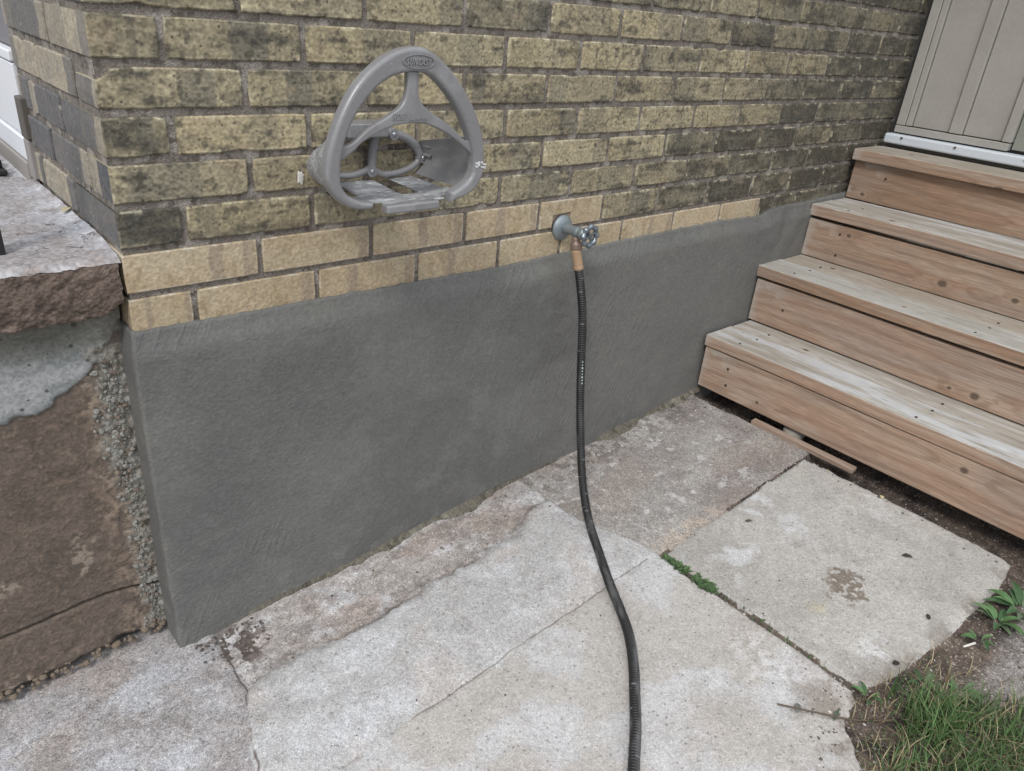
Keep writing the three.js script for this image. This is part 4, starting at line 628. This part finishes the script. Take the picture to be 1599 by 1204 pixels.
// ================================================================ FAUCET AND HOSE
{
  const f = thing('outdoor_faucet', 'galvanised outdoor faucet with round handle on the tan bricks', 'faucet', [0.968, -0.004, 0]);
  const zn = new THREE.MeshStandardMaterial({ color: 0x8d979d, metalness: 0.55, roughness: 0.45, bumpMap: mortarMap[1], bumpScale: 0.0003 }), ch = new THREE.MeshStandardMaterial({ color: 0x7c868f, metalness: 0.7, roughness: 0.34 }), br = new THREE.MeshStandardMaterial({ color: 0x8c7a70, metalness: 0.45, roughness: 0.5 });
  const esc = new THREE.LatheGeometry([[0.0, 0.014], [0.012, 0.014], [0.022, 0.011], [0.029, 0.006], [0.0305, 0.002], [0.0305, -0.004], [0, -0.004]].map(p => new THREE.Vector2(...p)), 40); esc.rotateX(Math.PI / 2);
  part('escutcheon', esc, zn, f).position.set(0, -0.002, 0.002);
  const body = new THREE.LatheGeometry([[0, 0.0], [0.0135, 0.0], [0.0135, 0.018], [0.0115, 0.021], [0.0115, 0.038], [0.0135, 0.042], [0.0135, 0.05], [0.011, 0.053], [0.011, 0.058], [0.0145, 0.06], [0.0145, 0.07], [0.008, 0.073], [0.006, 0.082], [0, 0.082]].map(p => new THREE.Vector2(...p)), 12); body.rotateX(Math.PI / 2);
  part('body', body, zn, f).position.set(0, 0, 0.008);
  const sp = part('spout', new THREE.LatheGeometry([[0, 0], [0.0095, 0], [0.0105, -0.014], [0.0105, -0.018], [0.0135, -0.02], [0.0145, -0.024], [0.0145, -0.036], [0.012, -0.039], [0, -0.039]].map(p => new THREE.Vector2(...p)), 28), br, f); sp.position.set(0.0, -0.006, 0.05); sp.rotation.set(-0.16, 0, 0.05);
  const wh = part('handle', new THREE.TorusGeometry(0.0215, 0.006, 10, 40), ch, f); wh.position.set(0, 0.001, 0.094);
  { const P = wh.geometry.attributes.position; for (let i = 0; i < P.count; i++) { const x = P.getX(i), y = P.getY(i), a = Math.atan2(y, x), r = Math.hypot(x, y), k = 1 + 0.075 * Math.cos(a * 8) * (r > 0.0215 ? 1 : 0.2); P.setXYZ(i, x * k, y * k, P.getZ(i) * (1 + 0.25 * Math.cos(a * 8))); } wh.geometry.computeVertexNormals(); }
  for (let i = 0; i < 4; i++) { const a = i * Math.PI / 2 + 0.4, s = part('handle_spoke', rbox(0.003, -0.0028, -0.002, 0.021, 0.0034, 0.002, 0.0012), ch, wh); s.rotation.z = a; }
  part('handle_nut', (() => { const g = new THREE.CylinderGeometry(0.006, 0.0066, 0.008, 6); g.rotateX(Math.PI / 2); return g; })(), ch, wh);
}
{
  const hose = thing('garden_hose', 'black ribbed garden hose hanging from the faucet down across the slabs', 'hose');
  const path = [[0.9765, -0.088, 0.0637], [0.981, -0.115, 0.0685], [0.985, -0.145, 0.074], [0.989, -0.201, 0.085], [0.989, -0.266, 0.095], [0.984, -0.347, 0.110], [0.973, -0.442, 0.135], [0.956, -0.533, 0.17], [0.931, -0.610, 0.215], [0.891, -0.661, 0.283], [0.835, -0.6745, 0.372]];
  for (const [x, z] of [[0.782, 0.452], [0.742, 0.519], [0.704, 0.578], [0.652, 0.637], [0.597, 0.688], [0.547, 0.733], [0.493, 0.776], [0.4, 0.85], [0.28, 0.95], [0.12, 1.05]]) path.push([x, Math.max(groundH(x, z), GY(x)) + 0.0118, z]);
  const cv = new THREE.CatmullRomCurve3(path.map(p => new THREE.Vector3(...p))), len = cv.getLength(), rib = 0.0058, n = Math.round(len / rib) * 4, rad = 14, fr = cv.computeFrenetFrames(n, false), P = [], I = [], C = [];
  const V = new THREE.Vector3();
  for (let i = 0; i <= n; i++) { const c = cv.getPointAt(i / n), ph = i % 4, s = len * i / n, r = (ph === 0 ? 0.0088 : ph === 2 ? 0.0109 : 0.0104) * (1 + 0.03 * (vn(i * 0.11, 1, 4) - 0.5));
    for (let j = 0; j < rad; j++) { const a = j / rad * Math.PI * 2; V.copy(fr.normals[i]).multiplyScalar(Math.cos(a) * r).addScaledVector(fr.binormals[i], Math.sin(a) * r).add(c); P.push(V.x, V.y, V.z);
      // dust and dried cement flecks, white printed marks part of the way down
      const d = fbm(s * 18, a * 0.9, 3, 7), fl = h2(i >> 1, j >> 1, 3); let q = 0.014 + 0.07 * sstep(0.45, 0.72, d) * (s > 0.75 ? 1 : 0.4); if (fl > 0.985) q = 0.14; C.push(q, q * 1.01, q * 1.05); } }
  for (let i = 0; i < n; i++) for (let j = 0; j < rad; j++) { const a = i * rad + j, b = i * rad + (j + 1) % rad; I.push(a, a + rad, b, b, a + rad, b + rad); }
  const g = new THREE.BufferGeometry(); g.setAttribute('position', new THREE.Float32BufferAttribute(P, 3)); g.setAttribute('color', new THREE.Float32BufferAttribute(C, 3)); g.setIndex(I); g.computeVertexNormals();
  part('hose_tube', g, new THREE.MeshStandardMaterial({ vertexColors: true, roughness: 0.55 }), hose);
  // printed white marks
  const mk = []; const Rm = rng(9); for (let i = 0; i < 8; i++) { const t = (0.235 + 0.0052 * i * 1.5) / len, c = cv.getPointAt(t), o = camera.position.clone().sub(c).setY(0).normalize(); const m = new THREE.BoxGeometry(0.0012 + 0.004 * Rm(), 0.0034, 0.0012); m.rotateY(Math.atan2(-0.55, 0.83)); m.translate(c.x - 0.006 + 0.001 * Rm(), c.y, c.z + 0.0102); mk.push(m); }
  part('printed_mark', mergeGeometries(mk), std(0xb9c4c4, 0.7), hose);
  // fittings along the first part of the curve
  const brass = new THREE.MeshStandardMaterial({ color: 0xb1957a, metalness: 0.2, roughness: 0.5 }), up = new THREE.Vector3(0.02, 0.083 - 0.045, -0.0625 + 0.055).normalize();
  const fit = new THREE.LatheGeometry([[0, 0.004], [0.012, 0.004], [0.0128, 0.0], [0.0122, -0.006], [0.0118, -0.03], [0.0122, -0.034], [0.0112, -0.0355], [0.0125, -0.038], [0.0125, -0.045], [0.0105, -0.047], [0, -0.047]].map(p => new THREE.Vector2(...p)), 28);
  const fm = part('coupling', fit, brass, hose, 'tan brass hose coupling'); fm.position.set(0.9685, -0.0475, 0.057); fm.rotation.set(-0.16, 0, 0.19);
}

// ================================================================ SMALL THINGS ON THE GROUND
{ // wood strip and stone under the bottom step
  const g = rbox(-0.012, 0, -0.165, 0.012, 0.015, 0.165, 0.002, (ax, x, y, z) => [0.3 + z, (1.4 + (ax === 1 ? x : y) * 9) / 8]);
  const s = single('wood_strip', g, woodMat, 'thin brown wood strip lying on the slab under the bottom step', 'wood'); s.position.set(1.648, GY(1.648) - 0.004, 0.425); s.rotation.set(0, 0.0, 0.05);
  const st = new THREE.IcosahedronGeometry(0.031, 4), P = st.attributes.position; for (let i = 0; i < P.count; i++) { const x = P.getX(i), y = P.getY(i), z = P.getZ(i), k = 0.88 + 0.24 * fbm(x * 40 + 5, y * 40 + z * 33, 3, 3); P.setXYZ(i, x * k, y * k * 0.62, z * k * 1.15); } st.computeVertexNormals();
  single('stone', st, std(0x9a958d, 0.85, { bumpMap: mortarMap[1], bumpScale: 0.0008 }), 'rounded grey stone under the bottom step', 'stone').position.set(1.698, GY(1.69) - 0.001, 0.372);
}
// a flat curled leaf in x,z pointing along +z
function leafGeo(len, wid, curl, fold, seed) {
  return sheet(4, 9, (a, b) => { const w = wid * Math.pow(Math.sin(Math.PI * Math.pow(b, 0.8)), 0.85) * (1 + 0.1 * (vn(b * 9, seed, 2) - 0.5)) + 0.0006, x = (a - 0.5) * w; return [x + 0.1 * wid * Math.sin(b * 3 + seed), curl * Math.sin(b * Math.PI * 0.85) * len + fold * Math.abs(x) + 0.04 * len * (vn(a * 3, b * 6, seed) - 0.5), b * len, a, b]; }, true);
}
const leafMat = (hex) => new THREE.MeshPhysicalMaterial({ color: hex, roughness: 0.7, transmission: 0.25, thickness: 0, side: THREE.DoubleSide });
{
  const greens = [leafMat(0x4f7440), leafMat(0x40633a), leafMat(0x5d8050), leafMat(0x6a7d60)], R = rng(77);
  const weed = (x, z, n, size, label, spread = 1) => { const w = thing('weed_plant', label, 'weed', [x, groundH(x, z) + 0.001, z]);
    for (let i = 0; i < n; i++) { const a = i * 2.4 + R() * 0.7, l = size * (0.6 + 0.6 * R()), m = part('leaf', leafGeo(l, l * (0.26 + 0.14 * R()), 0.06 + 0.22 * R(), 0.5, i), greens[Math.floor(R() * 4)], w); m.rotation.set(0.02 - 0.3 * R(), a, 0.3 * (R() - 0.5), 'YXZ'); m.position.set(Math.sin(a) * 0.006 * spread, 0.002 + 0.004 * R(), Math.cos(a) * 0.006 * spread); } };
  weed(1.44, 1.085, 13, 0.062, 'broad leafed green weed at the slab edge near the stairs', 2);
  weed(1.36, 1.065, 12, 0.05, 'low weed with narrow drooping leaves beside the broad leafed weed');
  weed(1.275, 1.058, 5, 0.036, 'small two leafed weed beside the white stick');
  weed(1.075, 1.03, 6, 0.026, 'bright green seedling at the slab corner');
  weed(1.105, 1.085, 6, 0.032, 'tiny weed on bare soil between grass and stained slab');
  weed(1.02, 1.11, 5, 0.045, 'oval leafed weed standing in the grass tuft');
  weed(0.953, 0.975, 5, 0.03, 'small weed at the end of the mossy joint');
}
{ // moss and seedlings in the joint
  const R = rng(21), gs = []; const m = new THREE.Matrix4(), q = new THREE.Quaternion(), e = new THREE.Euler();
  for (let i = 0; i < 620; i++) { const z = i < 330 ? 0.472 + 0.066 * R() : i < 605 ? 0.56 + 0.055 * R() : 0.62 + 0.3 * R(), x = JX(z) + 0.001 + 0.016 * (R() - 0.5) * (z > 0.56 && z < 0.615 ? 1.5 : 1), l = 0.004 + 0.007 * R(); const g = leafGeo(l * 1.3, l * 0.55, 0.12, 0.3, i % 7); e.set(-0.05 - 0.5 * R(), R() * 6.28, 0, 'YXZ'); m.compose(new THREE.Vector3(x, GY(x) - 0.006 + 0.007 * R(), z), q.setFromEuler(e), new THREE.Vector3(1, 1, 1)); g.applyMatrix4(m); const k = 0.75 + 0.6 * R(), c = new Float32Array(g.attributes.position.count * 3); for (let j = 0; j < c.length; j += 3) { c[j] = 0.07 * k; c[j + 1] = 0.125 * k; c[j + 2] = 0.05 * k; } g.setAttribute('color', new THREE.BufferAttribute(c, 3)); gs.push(g); }
  single('moss', mergeGeometries(gs), new THREE.MeshStandardMaterial({ vertexColors: true, roughness: 0.85, side: THREE.DoubleSide }), 'green moss growing in the joint between the slabs', 'moss', null, 'stuff');
}
{ // grass tuft at the corner
  const R = rng(13), P = [], C = [], I = []; let base = 0;
  const blade = (x, z, len, a, bend, w, col) => { const y0 = groundH(Math.min(x, GX1), Math.min(z, GZ1)) - 0.002, n = 5, dx = Math.cos(a), dz = Math.sin(a);
    for (let i = 0; i <= n; i++) { const t = i / n, o = bend * len * t * t * (0.6 + 0.4 * t), h = len * t * (1 - 0.42 * bend * t), ww = w * (1 - t * t * 0.95); for (const s of [-1, 1]) { P.push(x + dx * o - dz * ww * s, y0 + h, z + dz * o + dx * ww * s); const k = 0.75 + 0.5 * t; C.push(col[0], col[1], col[2]); } }
    for (let i = 0; i < n; i++) { const k = base + i * 2; I.push(k, k + 1, k + 2, k + 1, k + 3, k + 2); } base += (n + 1) * 2; };
  const add = (x, z, s, dry) => { const d = R() < dry, k = 0.7 + 0.7 * R(), col = d ? [0.30 * k, 0.25 * k, 0.15 * k] : [0.056 * k + 0.015 * R(), 0.12 * k, 0.036 * k]; blade(x, z, s * (0.5 + 0.9 * R()), R() * 6.283, 0.25 + 0.75 * R(), 0.0007 + 0.0008 * R(), col); };
  for (let i = 0; i < 8200; i++) { const x = 0.74 + 0.62 * R(), z = 1.0 + 0.42 * R(), line = interp([[0.74, 1.10], [0.82, 1.06], [0.9, 1.045], [1.0, 1.055], [1.08, 1.105], [1.15, 1.16], [1.22, 1.2], [1.36, 1.26]], x), den = sstep(-0.03, 0.05, z - line + 0.05 * (fbm(x * 18, z * 18, 3, 3) - 0.5)) ; if (R() > den) continue; add(x, z, 0.05, 0.22); }
  for (let i = 0; i < 260; i++) { const a = R() * 6.28, r = 0.045 * Math.sqrt(R()); add(1.0 + r * Math.cos(a) * 1.3, 1.075 + r * Math.sin(a), 0.07, 0.08); }
  for (let i = 0; i < 420; i++) { const x = 0.78 + 0.4 * R(), z = 0.93 + 0.15 * R(); if (region(x, z)) continue; add(x, z, 0.032, 0.7); }
  for (const [x, z] of [[1.0, 1.0], [1.002, 1.004], [0.985, 1.0], [1.01, 1.01], [0.98, 1.02]]) blade(x, z, 0.085 + 0.02 * R(), R() * 6, 0.12, 0.0016, [0.05, 0.12, 0.035]);
  blade(1.018, 1.0, 0.115, 0.4, 0.12, 0.0009, [0.09, 0.1, 0.06]);
  const g = new THREE.BufferGeometry(); g.setAttribute('position', new THREE.Float32BufferAttribute(P, 3)); g.setAttribute('color', new THREE.Float32BufferAttribute(C, 3)); g.setIndex(I); g.computeVertexNormals();
  single('grass', g, new THREE.MeshStandardMaterial({ vertexColors: true, roughness: 0.7, side: THREE.DoubleSide }), 'uncut green grass growing past the corner of the slabs', 'grass', null, 'stuff');
}
{ // pebbles, crumbs and bits of litter
  const R = rng(61), gs = []; const col = [];
  const bit = (x, z, r, c) => { const g = new THREE.IcosahedronGeometry(r, 0); g.scale(0.7 + 0.8 * R(), 0.5 + 0.3 * R(), 0.7 + 0.8 * R()); g.rotateY(R() * 6); g.translate(x, groundH(x, z) + r * 0.3, z); const a = new Float32Array(g.attributes.position.count * 3); for (let j = 0; j < a.length; j += 3) { a[j] = c[0]; a[j + 1] = c[1]; a[j + 2] = c[2]; } g.setAttribute('color', new THREE.BufferAttribute(a, 3)); gs.push(g); };
  const pick = () => { const k = R(), s = 0.7 + 0.6 * R(); return k < 0.5 ? [0.3 * s, 0.28 * s, 0.26 * s] : k < 0.75 ? [0.12 * s, 0.1 * s, 0.08 * s] : [0.5 * s, 0.48 * s, 0.45 * s]; };
  for (let i = 0; i < 170; i++) { const x = 0.05 + 1.6 * R(), z = 0.05 + 0.16 * R() * R() + 0.01; bit(x, z, 0.0012 + 0.0022 * R(), pick()); }
  for (let i = 0; i < 150; i++) { const x = 1.58 + 0.14 * R() - 0.03 * R(), z = 0.05 + 1.0 * R(); bit(x, z, 0.0012 + 0.003 * R() * R(), R() < 0.7 ? [0.12, 0.105, 0.09] : pick()); }
  for (let i = 0; i < 120; i++) { const t = R(), x = t < 0.5 ? 0.99 + 0.6 * R() : JX(0.7) + 0.03 * (R() - 0.5), z = t < 0.5 ? 0.46 + 0.03 * (R() - 0.5) : 0.48 + 0.45 * R(); bit(x, z, 0.001 + 0.0018 * R(), pick()); }
  for (let i = 0; i < 900; i++) { const x = 0.7 + 0.85 * R(), z = 0.86 + 0.32 * R(); if (region(x, z) === 4 || (region(x, z) && R() > sstep(0.14, 0.0, edgeE(x) - z))) continue; bit(x, z, 0.001 + 0.0026 * R() * R(), R() < 0.8 ? [0.11, 0.095, 0.08] : pick()); }
  for (let i = 0; i < 110; i++) bit(0.0 + 1.5 * R(), 0.1 + 0.9 * R(), 0.0008 + 0.0012 * R(), R() < 0.6 ? [0.07, 0.06, 0.05] : [0.4, 0.38, 0.35]);
  for (let i = 0; i < 120; i++) { const x = 0.01 + 0.13 * R(), z = 0.04 + 0.1 * R() * R(); bit(x, z, 0.0012 + 0.0028 * R(), R() < 0.6 ? [0.09, 0.075, 0.065] : [0.2, 0.18, 0.165]); }
  single('gravel', mergeGeometries(gs), new THREE.MeshStandardMaterial({ vertexColors: true, roughness: 0.95 }), 'loose grit and crumbs scattered over the slabs and soil', 'gravel', null, 'stuff');
  const drop = (x, z, len, wid, hex, label, turn, name = 'fallen_leaf', cat = 'leaf', y = null) => { const m = single(name, leafGeo(len, wid, 0.12, 0.2, Math.round(x * 50)), std(hex, 0.9, { side: THREE.DoubleSide }), label, cat); m.position.set(x, (y ?? groundH(x, z)) + 0.0022, z); m.rotation.y = turn; };
  drop(1.402, 0.836, 0.024, 0.013, 0x3f3d3a, 'dark curled leaf on the slab between the brown stain and the stairs', 0.6);
  drop(1.245, 0.965, 0.018, 0.008, 0x35322f, 'black leaf scrap on the slab near the bare soil', 2.0);
  drop(1.07, 0.968, 0.016, 0.012, 0x2e2c2b, 'black crumpled leaf at the corner of the stained slab', 1.0);
  drop(1.618, 0.52, 0.02, 0.014, 0xb8a766, 'pale yellow leaf beside the wood strip', 0.4);
  drop(1.585, 0.70, 0.014, 0.010, 0xbfb58c, 'small pale leaf on the slab in front of the bottom step', 2.4);
  drop(1.63, 0.905, 0.014, 0.010, 0xb7b195, 'whitish leaf bit in the shade of the bottom step', 1.4);
  drop(1.215, 0.52, 0.02, 0.008, 0x55504a, 'brown leaf scrap on the slab near the joint along the wall', 0.9);
  drop(0.858, 0.955, 0.032, 0.008, 0x4e5a4c, 'grey green twisted leaf lying left of the grass', 1.7);
  drop(0.835, 0.895, 0.026, 0.010, 0x6a6d68, 'grey dead leaf on the front slab beside the grass', -1.2);
  drop(-0.018, -0.262, 0.026, 0.014, 0xa8a184, 'dry beige leaf on the porch slab against the wall', 2.2, 'fallen_leaf', 'leaf', 0.064);
  const sg = new THREE.CylinderGeometry(0.0024, 0.0026, 0.034, 8); sg.rotateZ(Math.PI / 2);
  const sk = single('white_stick', sg, std(0xd9d6cf, 0.8), 'short white stick lying on the soil at the slab edge', 'stick'); sk.position.set(1.247, groundH(1.247, 1.05) + 0.006, 1.05); sk.rotation.y = -0.35;
  const tw = [[[0.80, 0.87], [0.84, 0.93], [0.9, 0.985], [0.95, 1.03]], [[0.78, 0.835], [0.86, 0.905], [0.93, 0.955]], [[1.12, 1.12], [1.2, 1.14], [1.27, 1.2]]];
  tw.forEach((p, i) => { if (i === 1) return; const t = single('twig', tube(p.map(([x, z], k) => [x, groundH(x, z) + 0.004 + 0.003 * (k % 2), z]), i ? 0.0009 : 0.0018, 30, 6), std(i ? 0x7d7468 : 0x5e5348, 0.95), ['dead brown twig lying from the front slab into the grass', 'thin dry grass stalk lying across the end of the joint', 'thin pale stalk on the bare soil beside the grass'][i], 'twig'); });
}
renderer.render(scene, camera);
